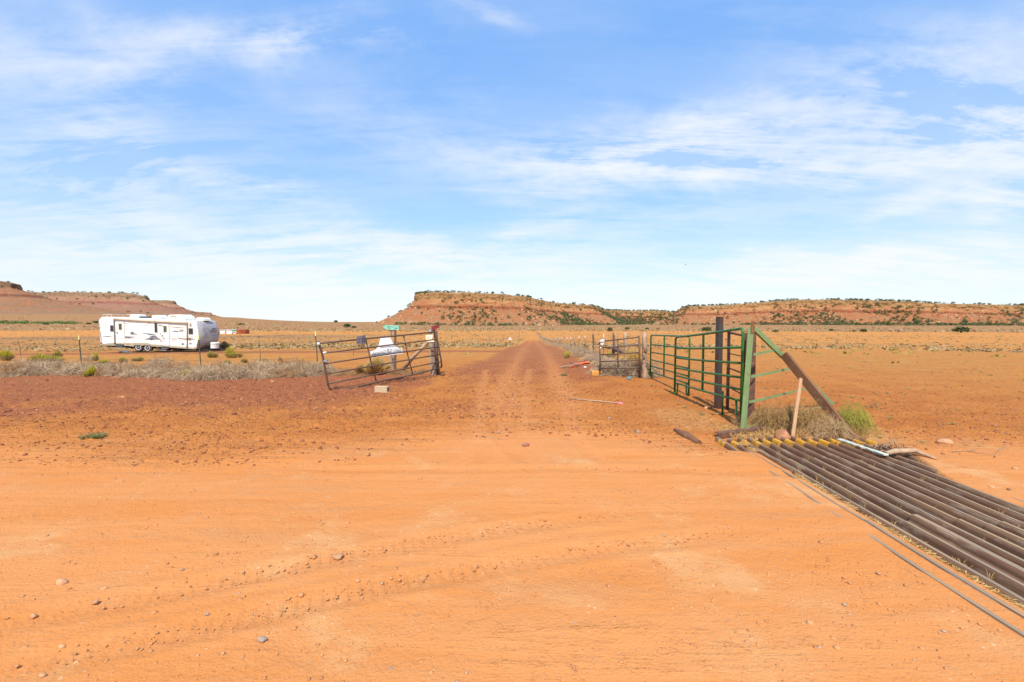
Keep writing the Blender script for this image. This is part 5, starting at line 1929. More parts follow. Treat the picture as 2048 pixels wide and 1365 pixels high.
def in_frame(n, dmin, dmax, power=1.0, amax=52):
    """Points spread over the ground the frame shows, thinner with distance."""
    a_ = np.radians(RS.uniform(-amax, amax, n))
    d = dmin * (dmax / dmin) ** (RS.uniform(0, 1, n) ** power)
    return d * np.tan(a_), d


# small stones and clods
x, y = in_frame(24000, 1.9, 9.0, .85)
u = rail_u(x, y)
keep = (u < 3.4) | (u > 6.3) | (y > 7.9)
x, y = x[keep], y[keep]
pat = fbm(x / 1.2, y / .8, 3, 71)
sz = (.0028 + .0115 * RS.uniform(0, 1, len(x)) ** 4 + .012 * (RS.uniform(0, 1, len(x)) > .985))
keep = pat + RS.uniform(-.5, .5, len(x)) > .50
scatter_rocks('gravel', 'loose small pebbles strewn over the pale road', x[keep], y[keep], sz[keep], M['gravel'], 1)
x, y = in_frame(26000, 6.2, 24.0)
u = rail_u(x, y)
g_ = zone_gravel(x, y)
keep = (RS.uniform(0, 1, len(x)) < (.22 + .78 * g_) * (.35 + 1.3 * (fbm(x / 1.1, y / .8, 2, 95) > .5))) & ((u < 3.4) | (u > 6.3) | (y > 8.2)) & (zone_road(x, y) < .8)
x, y, g_ = x[keep], y[keep], g_[keep]
sz = .010 + .022 * RS.uniform(0, 1, len(x)) ** 3 + .022 * (RS.uniform(0, 1, len(x)) > .975) * (.4 + g_)
scatter_rocks('dirt_clods', 'dark reddish clods and cinders on the gravel shoulder', x, y, sz, M['clods'], 2, .7)
x, y = in_frame(9000, 7.0, 45.0)
keep = (zone_gravel(x, y) < .3) & (x > 4.5) & (RS.uniform(0, 1, len(x)) < .8)
scatter_rocks('dirt_clods', 'red clods scattered over the open field right of the fence', x[keep], y[keep], .010 + .022 * RS.uniform(0, 1, keep.sum()) ** 2, M['rock_red'], 3, .6)

xp, yp = in_frame(3000, 9.5, 22.0)
keep = (zone_gravel(xp, yp) > .45) & (xp < 2)
scatter_rocks('gravel', 'pale pebbles mixed into the dark gravel shoulder', xp[keep], yp[keep], .009 + .022 * RS.uniform(0, 1, keep.sum()) ** 2, M['rock_pale'], 6, .6)


def stone(px, py, wpx, hpx, label, mat='rock_pale', seed=0, group=None):
    b = G(px, py)
    s_ = b.y / F_PX
    rs = np.random.RandomState(seed + int(px))
    v, f = ICO_V.copy(), ICO_F
    # one subdivision
    mid, nf, vl = {}, [], [tuple(p) for p in v]

    def m_(a_, b_):
        k_ = (min(a_, b_), max(a_, b_))
        if k_ not in mid:
            p = (np.array(vl[a_]) + np.array(vl[b_])) / 2
            vl.append(tuple(p / np.linalg.norm(p)))
            mid[k_] = len(vl) - 1
        return mid[k_]
    for a_, b_, c_ in f:
        ab, bc, ca = m_(a_, b_), m_(b_, c_), m_(c_, a_)
        nf += [(a_, ab, ca), (b_, bc, ab), (c_, ca, bc), (ab, bc, ca)]
    V = np.array(vl)
    V = V * (1 + rs.normal(size=(len(V), 1)) * .13)
    for _ in range(7):                                   # flat broken facets
        n_ = rs.normal(size=3)
        n_ /= np.linalg.norm(n_)
        dd = V @ n_
        V = V - np.clip(dd - rs.uniform(.5, .8), 0, None)[:, None] * n_
    V = V * np.array([wpx / 2 * s_, wpx / 2 * s_ * .8, hpx / 2 * s_ * 1.1]) * .95
    V[:, 2] += hpx / 2 * s_ * .30
    o = mesh_np('stone', V + np.array(b), [np.array(nf)], M[mat])
    o.location = (0, 0, 0)
    return tag(o, label, 'stone', group)


M['orange_rock'] = paint('pitted_orange_rock', (.46, .20, .09), (.30, .12, .055), .9, scale=10, amt=1, bump=1.0, bdist=.02, col3=(.16, .07, .04), lo3=.60, hi3=.66, scale3=22)
STONES = [(1887, 887, 30, 16, 'pale jagged stone out in the field right of the brown plank', 'rock_pale'),
          (1221 - 636 + 0, 1150, 1, 1, None, None),
          (1052, 893, 16, 11, 'reddish broken rock in the middle of the track mouth', 'rock_red'),
          (1218, 838, 8, 6, 'grey-brown stone below the pink-tipped stick', 'rock_grey'),
          (1277, 866, 11, 7, 'dark flat stone between the stick and the half-buried log', 'rock_grey'),
          (998, 866, 7, 6, 'small grey stone left of the reddish broken rock', 'rock_grey'),
          (605, 883, 10, 6, 'brown stone at the edge of the dark gravel, left of centre', 'rock_red'),
          (672, 1115, 30, 12, 'flat pale stone embedded in the left part of the road', 'rock_pale'),
          (525, 1281, 24, 15, 'faceted grey stone near the bottom of the frame', 'rock_grey'),
          (124, 1166, 26, 13, 'long pale stone in the lower left of the road', 'rock_pale'),
          (67, 1234, 17, 12, 'lumpy pale stone below and left of the long pale one', 'rock_pale'),
          (191, 1206, 15, 11, 'wedge stone right of the lumpy pale one', 'rock_pale'),
          (209, 1178, 16, 7, 'thin slab stone right of the long pale one', 'rock_pale'),
          (414, 1230, 11, 8, 'small brown stone left of the faceted grey stone', 'rock_grey'),
          (447, 1308, 11, 9, 'rounded tan stone under the faceted grey stone', 'rock_pale'),
          (124, 1294, 15, 8, 'dark-edged stone near the lower left corner', 'rock_pale'),
          (85, 1352, 16, 9, 'pale stone at the bottom left edge of the frame', 'rock_pale'),
          (365, 1140, 9, 5, 'bluish grey pebble in the left half of the road', 'rock_grey'),
          (715, 1163, 13, 9, 'pale stone left of the road centre', 'rock_pale'),
          (847, 1163, 8, 5, 'small stone with a dark shadow right of the pale stone', 'rock_red'),
          (821, 1061, 5, 4, 'tiny pale stone in the middle of the road', 'rock_pale'),
          (938, 1049, 8, 5, 'squat orange stone in the middle of the road', 'rock_pale'),
          (1126, 1271, 9, 7, 'light round pebble by the road centre bottom', 'rock_pale'),
          (782, 1338, 9, 6, 'two-toned grey and white pebble near the bottom edge', 'rock_grey'),
          (933, 1348, 11, 8, 'cream pebble at the bottom centre', 'rock_pale'),
          (1690, 1211, 12, 8, 'blue-grey pebble in the road left of the cattle guard', 'rock_grey'),
          (1364, 998, 9, 4, 'flat pebble at the road edge left of the guard', 'rock_pale'),
          (1758, 1148, 14, 7, 'flat tan stone beside the buried front rail', 'rock_pale'),
          (1412, 818, 11, 7, 'pinkish rock in the shadow of the green panel', 'rock_pale'),
          (1357, 809, 7, 5, 'dark dung-like clod before the green panel', 'rock_red'),
          (1563, 882, 36, 30, 'large pitted orange rock behind the cattle guard by the stake', 'orange_rock'),
          (1586, 862, 20, 14, 'dark red rock half hidden behind the stake', 'rock_red'),
          (2018, 980, 9, 5, 'dark clod at the right edge of the field', 'rock_red'),
          (1985, 975, 14, 5, 'low tan stone beyond the back rails', 'rock_pale'),
          (2030, 938, 14, 5, 'pale flat stone at the far right', 'rock_pale'),
          (545, 765, 9, 7, 'orange rock at the foot of the dry brush, left shoulder', 'rock_pale'),
          (246, 795, 9, 5, 'pale rock on the dark gravel at the left', 'rock_pale')]
for s_ in STONES:
    if s_[4]:
        stone(*s_)

# ------------------------------------------------------------------ dry brush along the fences
TUM = [tumble(100 + i, 420, .5, .5, .011) for i in range(6)]


def brush_strip(name, label, pts, mat, seed):
    rs = np.random.RandomState(seed)
    parts = []
    for (x_, y_, s_) in pts:
        V, F = TUM[rs.randint(6)]
        parts.append((V, F, (x_, y_, ground_z(x_, y_) - .03), (s_, s_, s_ * rs.uniform(.75, 1.15)), rs.uniform(0, 6.28)))
    V, F = merge(parts)
    o = mesh_np(name, V, [F], mat)
    return tag(o, label, None, None, 'stuff')


rs = np.random.RandomState(21)
pts, pts2 = [], []
for i in range(250):
    px = rs.uniform(-60, 662)
    py = 755 - abs(rs.normal(0, 11)) - 5 * math.sin(px / 90)
    py = max(py, 722)
    g_ = G(px, py)
    s_ = rs.uniform(.45, 1.15) * (1.0 if py > 730 else .7)
    (pts if rs.uniform() < .72 else pts2).append((g_.x, g_.y, s_))
for i in range(40):
    px = rs.uniform(640, 850)
    g_ = G(px, 752 - (px - 640) * .012 - abs(rs.normal(0, 4)))
    pts2.append((g_.x, g_.y, rs.uniform(.25, .6)))
brush_strip('dry_brush', 'grey dry tumbleweed brush banked along the left fence', pts, M['twigs'], 1)
brush_strip('dry_brush', 'tan dry brush mixed into the bank along the left fence and gate foot', pts2, M['twigs2'], 2)
pts = []
for i in range(130):
    D = 17.2 * (70 / 17.2) ** (rs.uniform(0, 1) ** 1.25)
    pts.append((4.83 + .049 * (D - 15.5) - rs.uniform(-.25, 1.0) * (1.0 if D < 30 else .9), D, rs.uniform(.5, 1.1)))
for i in range(34):
    q = rg(rs.uniform(1212, 1292), 741, -.45 - rs.uniform(0, .8))
    pts.append((q.x, q.y, rs.uniform(.8, 1.35)))
brush_strip('dry_brush', 'dry brush piled along the right fence and behind the small pipe gate', pts, M['twigs'], 3)


def mass(V, F, name, mat, label, cat, loc, sc, rot=0, group=None, extra=None):
    VV, FF = merge([(V, F, (0, 0, 0), sc, rot)])
    VV = VV + np.array(loc)
    o = mesh_np(name, VV, [FF], mat)
    o['label'] = label
    o['category'] = cat
    if group:
        o['group'] = group
    return o


def bush_at(px, py, wpx, hpx, V, F, name, mat, label, cat, r, h, group=None, rot=0.0):
    b = G(px, py)
    s_ = b.y / F_PX
    return mass(V, F, name, M[mat], label, cat, (b.x, b.y, b.z - .01), (wpx * s_ / 2 / r, wpx * s_ / 2 / r * .85, hpx * s_ / h), rot, group)


def clumps(seed):
    rs = np.random.RandomState(seed)
    parts = []
    for i in range(5):
        a_, q_ = rs.uniform(0, 6.28), (0 if i == 0 else rs.uniform(.12, .24))
        s_ = rs.uniform(.5, .85)
        V, F = dome(seed * 7 + i, 230, .26, .38, .012)
        parts.append((V, F, (q_ * math.cos(a_), q_ * math.sin(a_), 0), (s_, s_, s_ * rs.uniform(.8, 1.15)), a_))
    return merge(parts)


D1, D2, D3, D4 = [clumps(200 + i) for i in range(4)]
RAB = [D1, D2, D3, D4]
# the tumbleweed ball caught in the fence, the heaps at the wing
TB = tumble(301, 900, .5, .9, .010)
q = rg(1264, 712, -1.0)
o = mass(*TB, 'tumbleweed', M['amber_bush'], 'golden-brown tumbleweed caught on the rails behind the small gate', 'tumbleweed', (q.x, q.y, .55), (.75, .5, .8))
q = G(1303, 741)
mass(*tumble(302, 500, .5, .6, .010), 'tumbleweed', M['twigs2'], 'small tumbleweed lodged at the foot of the knotty post', 'tumbleweed', (q.x + .05, q.y - .3, 0.05), (.45, .45, 1.0))
for i, (px, py, w_, h_, m_, lb) in enumerate([(1548, 856, 96, 62, 'heap', 'brown dry brush heap behind the green wing lower slats'),
                                             (1612, 860, 104, 72, 'heap', 'golden dry brush heap between the stake and the plank'),
                                             (1655, 872, 80, 50, 'twigs2', 'straw-coloured brush under the leaning plank'),
                                             (1478, 855, 30, 40, 'twigs2', 'small dry tuft at the near end of the green panel')]):
    V, F = tumble(310 + i, 2000 if w_ > 60 else 400, .5, .5, .006)
    bush_at(px, py, w_, h_, V, F, 'dry_bush', m_, lb, 'dry bush', .55, .55)
V, F = tumble(320, 2200, .38, .46, .005)
bush_at(1705, 864, 74, 62, V, F, 'feathery_bush', 'rabbit_big', 'feathery yellow-green bush behind the foot of the plank', 'bush', .42, .42)
V, F = dome(321, 900, .35, .42, .008)
bush_at(1675, 874, 44, 34, V, F, 'feathery_bush', 'weed', 'darker green bush under the plank beside the feathery one', 'bush', .38, .42)

RB = [(178, 753, 30, 20, 'two-headed yellow-green rabbitbrush before the bank of brush, left of the first post', 0), (374, 758, 34, 20, 'leaning yellow-green rabbitbrush in front of the dry brush below the trailer', 1),
      (1132, 717, 21, 16, 'round bright green rabbitbrush beside the track, right', 2), (85, 727, 66, 20, 'wide yellow-green rabbitbrush hump at the left, behind the brush bank', 3),
      (108, 717, 26, 14, 'second rabbitbrush hump just above the wide one at the left', 0), (7, 722, 34, 24, 'rabbitbrush cut off by the left edge of the frame', 1),
      (248, 725, 20, 12, 'rabbitbrush clump below the trailer rear wheels', 2), (277, 723, 24, 10, 'flat rabbitbrush clump below the trailer entry step', 3), (191, 722, 18, 14, 'rabbitbrush just right of the first green post', 0),
      (207, 731, 30, 14, 'dull rabbitbrush behind the two-headed one', 1), (302, 706, 11, 5, 'small green tuft right under the trailer wheels', 2), (425, 716, 24, 14, 'rabbitbrush right of the leaning post', 3),
      (469, 716, 34, 19, 'large yellow-green rabbitbrush in front of the trailer tongue', 0), (452, 729, 22, 10, 'low rabbitbrush under the large one before the tongue', 1), (489, 726, 20, 11, 'rabbitbrush lower right of the large one', 2),
      (533, 725, 17, 10, 'rabbitbrush beside the thin stay', 3), (559, 722, 12, 8, 'pale rabbitbrush in the middle of the left field', 0), (606, 725, 10, 8, 'faint rabbitbrush left of the gate end post', 1),
      (1220, 716, 30, 14, 'yellow-green rabbitbrush seen through the small gate', 2), (456, 694, 18, 9, 'rabbitbrush beyond the side road, right of the trailer nose', 3), (490, 694, 14, 6, 'far rabbitbrush, first of the row beyond the side road', 0),
      (521, 696, 18, 6, 'far rabbitbrush beside the top of the thin stay', 1), (548, 692, 16, 6, 'far rabbitbrush in the row, third', 2), (573, 693, 11, 5, 'far rabbitbrush in the row, fourth', 3), (585, 692, 9, 5, 'far rabbitbrush in the row, last on the right', 0),
      (1785, 727, 7, 5, 'small yellow shrub in the right field', 1), (1796, 726, 5, 4, 'second small yellow shrub in the right field', 2), (1593, 699, 8, 4, 'yellow shrub right of the slanted wing bar', 3), (1571, 697, 7, 3, 'tiny yellow shrub nearer the wing bar', 0),
      (1425, 706, 9, 5, 'small shrub seen through the green panel', 1), (1350, 710, 6, 5, 'tiny shrub seen behind the farther green panel', 2)]
for px, py, w_, h_, lb, k_ in RB:
    V, F = RAB[k_]
    bush_at(px, py, w_, h_ * 1.3, V, F, 'rabbitbrush', 'rabbit', lb, 'shrub', .38, .38, rot=px)
V, F = dome(340, 900, .35, .42, .012)
bush_at(752, 750, 60, 34, V, F, 'golden_bush', 'amber_bush', 'large golden dry bush behind the left gate under the house-shaped sign', 'bush', .38, .42)
bush_at(722, 749, 34, 20, V, F, 'golden_bush', 'amber_bush', 'smaller golden tuft at the left flank of the large golden bush', 'bush', .38, .42, rot=2)
V, F = dome(341, 700, .35, .42, .020)
bush_at(449, 700, 20, 17, V, F, 'dark_bush', 'dark_bush', 'dark twiggy bush at the trailer tongue', 'bush', .38, .42)
for px, py, w_, lb in ((191, 876, 46, 'flat dark green weed alone on the dirt at the left'), (1128, 752, 13, 'low grey-green weed near the fallen sticks')):
    b = G(px, py)
    parts = []
    rs2 = np.random.RandomState(int(px))
    rad = w_ / 2 * b.y / F_PX
    for i in range(34):
        V, F = tuft(rs2.randint(99), 18, .07, .09, .005)
        a_, q_ = rs2.uniform(0, 6.28), rad * math.sqrt(rs2.uniform())
        parts.append((V, F, (b.x + q_ * math.cos(a_), b.y + q_ * .8 * math.sin(a_), ground_z(b.x, b.y)), 1.0, a_))
    V, F = merge(parts)
    tag(mesh_np('weed', V, [F], M['weed']), lb, 'weed')

# small green weeds across the field, uncountable
parts = []
rs = np.random.RandomState(31)
x, y = in_frame(700, 7.0, 30)
tf = [tuft(400 + i, 12, .08, .045, .008) for i in range(5)]
for x_, y_ in zip(x, y):
    if (x_ > 4.2 and not (rail_u(x_, y_) < 6.4 and y_ < 8.5)) or (.5 < x_ < 4.5 and y_ > 9 and rs.uniform() < .12):
        V, F = tf[rs.randint(5)]
        s_ = rs.uniform(.5, 1.5)
        parts.append((V, F, (x_, y_, ground_z(x_, y_)), (s_ * 1.2, s_ * 1.2, s_), rs.uniform(0, 6.28)))
V, F = merge(parts)
tag(mesh_np('field_weeds', V, [F], M['weed']), 'tiny green weeds dotting the open field', None, None, 'stuff')

# straw between the rails and around the guard
parts = []
SA, SB = tuft(501, 9, .035, .11, .004), tuft(502, 12, .07, .03, .004)
for i in range(250):
    k = rs.choice([2, 3, 3, 4, 5, 6, 7, 8, 9, 10, 11])
    y_ = rs.uniform(3.2, 7.3)
    V, F = SA
    parts.append((V, F, (rail_xy(k, y_) + .1, y_, -.11 + .04 * (k < 4)), (1, 1, rs.uniform(.7, 1.7)), rs.uniform(0, 6.28)) if rs.uniform() < .35 else
                 (V, F, (rail_xy(k, y_) + .1, y_, -.13), (1.2, 1.2, .8), rs.uniform(0, 6.28)))
for i in range(700):
    y_ = rs.uniform(2.6, 7.3)
    if fbm(y_ / .5, 1.0, 2, 5) < .52:
        continue
    u_ = 3.79 + rs.normal(0, .028)
    V, F = SB
    parts.append((V, F, (u_ + .061 * (y_ - 4.4), y_, .0), (1, 1, rs.uniform(.5, 1.3)), rs.uniform(0, 6.28)))
for i in range(700):
    x_, y_ = rs.uniform(4.0, 6.6), 7.65 + abs(rs.normal(0, .45))
    V, F = SB if rs.uniform() < .7 else SA
    parts.append((V, F, (x_, y_, ground_z(x_, y_)), (1.4, 1.4, rs.uniform(.6, 1.5)), rs.uniform(0, 6.28)))
V, F = merge(parts)
tag(mesh_np('straw', V, [F], M['straw']), 'dry straw caught between the guard rails and around their ends', None, None, 'stuff')

# scrub of the plain
def scrub_field(name, label, n, dmin, dmax, mat, seed, cond, r=(.16, .55), k=9, flat=.55):
    rs = np.random.RandomState(seed)
    a_ = np.radians(rs.uniform(-51, 51, n))
    d = np.exp(rs.uniform(math.log(dmin), math.log(dmax), n))
    x, y = d * np.tan(a_), d
    keep = cond(x, y, rs.uniform(0, 1, n))
    x, y = x[keep], y[keep]
    m = len(x)
    R_ = rs.uniform(r[0], r[1], m) * np.clip((y / 60) ** .35, .8, 1.9)
    z = zt(x, y)
    # each shrub: k leaf-clump triangles on a dome
    th = rs.uniform(0, 2 * np.pi, (m, k))
    ph = rs.uniform(.05, 1.0, (m, k))
    cx = np.cos(th) * np.sqrt(1 - ph ** 2 * .9) * R_[:, None]
    cy = np.sin(th) * np.sqrt(1 - ph ** 2 * .9) * R_[:, None]
    cz = ph * R_[:, None] * flat
    C = np.stack([cx + x[:, None], cy + y[:, None], cz + z[:, None]], -1)
    tri = rs.normal(size=(m, k, 3, 3)) * (R_ * .34)[:, None, None, None] * np.array([1, 1, .6])
    V = (C[:, :, None] + tri).reshape(-1, 3)
    F = np.arange(len(V)).reshape(-1, 3)
    o = mesh_np(name, V, [F], mat)
    return tag(o, label, None, None, 'stuff')


def off_road(x, y):
    return (zone_gravel(x, y) < .35) & (np.abs(x - track_c(y)) > 3.5) & ~((x > -37) & (x < -23) & (y > 33) & (y < 41))


def band(x, y):
    return fbm(x / 30, y / 9, 4, 81)


scrub_field('desert_scrub', 'grey-green scrub dotted in bands over the plain', 15000, 40, 420, M['scrub'], 1,
            lambda x, y, r: off_road(x, y) & (band(x, y) + (r - .5) * .35 > np.where(x < 5, .47, .56)))
scrub_field('desert_scrub', 'yellow-green scrub dotted over the plain', 1700, 30, 260, M['scrub_y'], 2,
            lambda x, y, r: off_road(x, y) & (band(x + 70, y) + (r - .5) * .4 > np.where(x < 5, .56, .70)), (.18, .42))
scrub_field('far_scrub', 'dusty scrub of the far plain below the mesas', 9000, 420, 1500, M['scrub'], 3,
            lambda x, y, r: (band(x / 6, y / 6) + (r - .5) * .5 > .52), (.7, 1.7), 6)

# the fence line's brush fades into the distance
def line_brush():
    rs = np.random.RandomState(51)
    parts = []
    for i in range(230):
        D = math.exp(rs.uniform(math.log(60), math.log(420)))
        V, F = TUM[rs.randint(6)]
        sel = np.arange(0, len(F), 9)
        parts.append((V, F[sel], (4.83 + .049 * (D - 15.5) + rs.normal(0, .4), D, ground_z(.05 * D + 4, D)), rs.uniform(.9, 1.5) * (D / 60) ** .3, rs.uniform(0, 6.28)))
    V, F = merge(parts)
    tag(mesh_np('fence_line_brush', V, [F], M['twigs']), 'pale brush along the far right fence line', None, None, 'stuff')


line_brush()


# ------------------------------------------------------------------ junipers
def juniper_mesh(seed, n=46, mat=None):
    rs = np.random.RandomState(seed)
    th, ph = rs.uniform(0, 2 * np.pi, n), rs.uniform(-.2, 1, n)
    lob = 1 + .2 * np.sin(th * 3 + seed)
    C = np.stack([np.cos(th) * np.sqrt(1 - np.clip(ph, 0, 1) ** 2 * .95) * .5 * lob, np.sin(th) * np.sqrt(1 - np.clip(ph, 0, 1) ** 2 * .95) * .5 * lob, .42 + ph * .5], -1)
    C *= rs.uniform(.6, 1, (n, 1)) * np.array([1, 1, .35]) + np.array([0, 0, .65])
    tri = rs.normal(size=(n, 3, 3)) * .13
    V = (C[:, None] + tri).reshape(-1, 3)
    me = bpy.data.meshes.new('crown')
    me.from_pydata([tuple(v) for v in V], [], [tuple(f) for f in np.arange(len(V)).reshape(-1, 3)])
    me.materials.append(mat or M['juniper'])
    return me


JM = [juniper_mesh(600 + i) for i in range(5)]
tk = MB().tube([(0, 0, -.1), (.02, 0, .2), (.0, .02, .5)], [.06, .05, .03], 6)
tob = tk.build('trunk_source', M['bark'])
TRUNK = tob.data
bpy.data.objects.remove(tob)


def tree_at(x_, y_, z_, w_, h_, label, group=None, k=0, trunk=True, mesh=None, name='juniper_tree', cat='tree'):
    if trunk:
        o = bpy.data.objects.new(name, None)
        COL.objects.link(o)
        for nm, me in (('crown', mesh or JM[k % 5]), ('trunk', TRUNK)):
            c_ = bpy.data.objects.new(nm, me)
            COL.objects.link(c_)
            c_.parent = o
    else:
        o = bpy.data.objects.new(name, mesh or JM[k % 5])
        COL.objects.link(o)
    o.location = (x_, y_, z_)
    o.scale = (w_, w_, h_)
    o.rotation_euler = (0, 0, k * 1.7)
    return tag(o, label, cat, group)


PLAIN = [(1413, 664.5, 16, 10, 'round dark green tree above the green panels, left of the grey steel post'), (1219.5, 663.5, 9, 8, 'small conical tree on the plain above the small gate'),
         (1254, 660.5, 7, 6, 'small tree above the pale log post'), (1294, 660.5, 6, 5, 'small dark tree above the thick knotty post'), (1315, 660.5, 4, 4, 'tiny dark tree right of the knotty post'),
         (1552, 665.5, 9, 6, 'small pale green tree right of the wing top'), (1662.5, 663, 7, 5, 'small dark tree on the plain right of the leaning plank'), (1707.5, 664.5, 5, 4, 'tiny dark shrub tree between two larger ones on the right plain'),
         (1727, 665.5, 10, 7, 'dark round tree fourth from the right on the plain'), (1922, 666, 20, 12, 'broad olive tree near the right edge of the plain'), (694, 656, 12, 8, 'brown-green round tree on the left plain above the grey sign'),
         (707.5, 656.5, 9, 4, 'low shrub tree right of the brown-green round one'), (671.5, 646, 6, 5, 'lone tree on the skyline above the left gate'), (483, 651, 10, 4, 'low green tree above the red container'),
         (92, 650.5, 7, 5, 'low dark tree at the left end of the plain'), (192, 648, 9, 6, 'green tree at the back of the trailer'), (177, 649, 7, 3, 'low green bush left of the tree behind the trailer')]
BIGJ = [juniper_mesh(640 + i, 220) for i in range(3)]
for i, (px, py, w_, h_, lb) in enumerate(PLAIN):
    b = G(px, py)
    s_ = b.y / F_PX
    tree_at(b.x, b.y, b.z - .1, w_ * s_ / .95, h_ * s_ / .95, lb, None, i, True, BIGJ[i % 3], 'plain_tree')
b = G(1797, 666)
s_ = b.y / F_PX
tree_at(b.x, b.y, b.z, 16 * s_, 9 * s_, 'pale grey leafless shrub on the right plain', None, 1, False, bpy.data.meshes[JM[1].name].copy(), 'grey_shrub', 'shrub')
gm = COL.objects['grey_shrub'].data
gm.materials.clear()
gm.materials.append(M['twigs'])

# green thicket band at the far left
rs = np.random.RandomState(61)
Vs, k_ = [], 0
for i in range(300):
    px = rs.uniform(-60, 162) if i % 5 else rs.uniform(100, 150)
    b = G(px, 647.5 + rs.uniform(-.6, .9))
    s_ = b.y / F_PX
    w_, h_ = rs.uniform(5, 10) * s_, rs.uniform(2.5, 6) * s_ * (1 if px < 60 else .8)
    n = 26
    th, ph = rs.uniform(0, 2 * np.pi, n), rs.uniform(0, 1, n)
    C = np.stack([b.x + np.cos(th) * w_ / 2 * np.sqrt(1 - ph ** 2 * .9), b.y + np.sin(th) * w_ / 2, b.z + ph * h_], -1)
    Vs.append((C[:, None] + rs.normal(size=(n, 3, 3)) * h_ * .17).reshape(-1, 3))
V = np.concatenate(Vs)
tag(mesh_np('green_thicket', V, [np.arange(len(V)).reshape(-1, 3)], M['thicket']), 'strip of green thicket below the butte at the far left', None, None, 'stuff')


def juniper_slopes():
    """Junipers over the mesas: the largest 260 in view are trees, the rest one mass; boulders likewise a mass."""
    rs = np.random.RandomState(71)
    cand = []
    for key, dens, wmul in (('centre', 15000, 1.0), ('butte', 500, .8), ('left', 1500, 1.0)):
        X, Y, Z, H = MESAS[key]
        nr, nc = X.shape
        i = rs.randint(2, nr - 4, dens)
        i = np.where(rs.uniform(0, 1, dens) < .10, rs.randint(3, 8, dens), i)
        j = rs.randint(0, nc - 1, dens)
        x, y, z, h = X[i, j], Y[i, j], Z[i, j], H[i, j]
        px = 1024 + F_PX * x / y
        keep = (px > -20) & (px < 2070)
        if key == 'centre':
            dnoise = fbm(x / 130, y / 130, 3, 91)
            pr_ = np.interp(px, [780, 860, 930, 1000, 1080, 1200, 1350, 1450, 1600, 1700, 2050], [.04, .10, .22, .75, .95, .8, .5, .3, .4, .8, .9])
            pr_ = pr_ * np.where(h > .8, np.where(h > .985, 1.0, .12), 1.0) * np.where((h > .54) & (h < .66), .5, 1)
            pr_ = pr_ * np.clip(1.5 - h * .9, .45, 1.4) + (h > .985) * 1.2
            keep &= rs.uniform(0, 1, dens) < pr_ * (.12 + 1.7 * np.clip((dnoise - .40) * 6, 0, 1))
        else:
            keep &= rs.uniform(0, 1, dens) < np.where(h > .97, .9, .35)
        x, y, z, px = x[keep], y[keep], z[keep], px[keep]
        for a_ in zip(x, y, z, px, [key] * len(x)):
            cand.append(a_)
    # foot of the centre mesa: trees spilling on to the plain
    for i in range(520):
        px = rs.uniform(790, 2060)
        D = np.interp(px, [790, 1000, 1200, 1350, 1500, 1800, 2060], [1280, 1290, 2000, 2350, 1640, 1440, 1270]) - abs(rs.normal(0, 45)) - 0
        x_ = (px - 1024) / F_PX * D
        cand.append((x_, D, float(zt_big(x_, D)), px, 'foot'))
    size = (3.5 + 8.5 * rs.uniform(0, 1, len(cand)) ** 1.6) * np.array([1.15 if c[4] == 'foot' else 1.0 for c in cand])
    score = np.array([s_ / c[1] for s_, c in zip(size, cand)])
    vis = np.array([c[4] in ('centre', 'foot') for c in cand])
    order = np.argsort(-(score * np.where(vis, 1, .2)))
    big = order[:260]
    for n_, i in enumerate(big):
        x_, y_, z_, px, key = cand[i]
        tree_at(x_, y_, z_ - .4, size[i], size[i] * .85, 'dark green juniper among the many on the slopes of the red mesa', 'junipers on the mesa slopes', n_, False, None, 'juniper_tree')
    rest = order[260:]
    base = []
    for k in range(5):
        me = JM[k]
        v = np.zeros(len(me.vertices) * 3)
        me.vertices.foreach_get('co', v)
        base.append(v.reshape(-1, 3))
    Vs = []
    for n_, i in enumerate(rest):
        x_, y_, z_, px, key = cand[i]
        v = base[n_ % 5]
        a_ = n_ * 1.3
        c, s2 = math.cos(a_), math.sin(a_)
        w_ = size[i]
        Vs.append(np.stack([(v[:, 0] * c - v[:, 1] * s2) * w_ + x_, (v[:, 0] * s2 + v[:, 1] * c) * w_ + y_, v[:, 2] * w_ * .85 + z_ - .4], -1))
    V = np.concatenate(Vs)
    tag(mesh_np('juniper_woods', V, [np.arange(len(V)).reshape(-1, 3)], M['juniper']), 'juniper woodland covering the mesa slopes and rims', None, None, 'stuff')
    # boulders
    X, Y, Z, H = MESAS['centre']
    nr, nc = X.shape
    n = 5200
    i, j = rs.randint(8, nr - 4, n), rs.randint(0, nc - 1, n)
    x, y, z, h = X[i, j], Y[i, j], Z[i, j], H[i, j]
    keep = (h < .75) & (rs.uniform(0, 1, n) < .35 + .6 * (fbm(x / 70, y / 70, 2, 5) > .5))
    x, y, z = x[keep], y[keep], z[keep]
    m = len(x)
    s_ = 1.0 + 3.4 * rs.uniform(0, 1, m) ** 3
    V = ICO_V[None] * (1 + rs.normal(size=(m, 12, 1)) * .2) * s_[:, None, None] * np.array([1, 1, .75]) + np.stack([x, y, z], -1)[:, None]
    F = ICO_F[None] + (np.arange(m) * 12)[:, None, None]
    tag(mesh_np('boulders', V.reshape(-1, 3), [F.reshape(-1, 3)], M['boulder']), 'tan boulders fallen over the mesa slopes', None, None, 'stuff')


M['boulder'] = paint('tan_boulder', (.56, .36, .20), (.42, .24, .13), .9, scale=.2, amt=1)
juniper_slopes()


# ------------------------------------------------------------------ small things on the ground
def ground_box(px, py, w, d, h, rot, mat, name, label, cat, sink=.01):
    b = G(px, py)
    R_ = Matrix.Rotation(rot, 3, 'Z')
    c = Vector((b.x, b.y, b.z + h / 2 - sink)) + R_ @ Vector((0, d / 2, 0))
    return c, R_, b


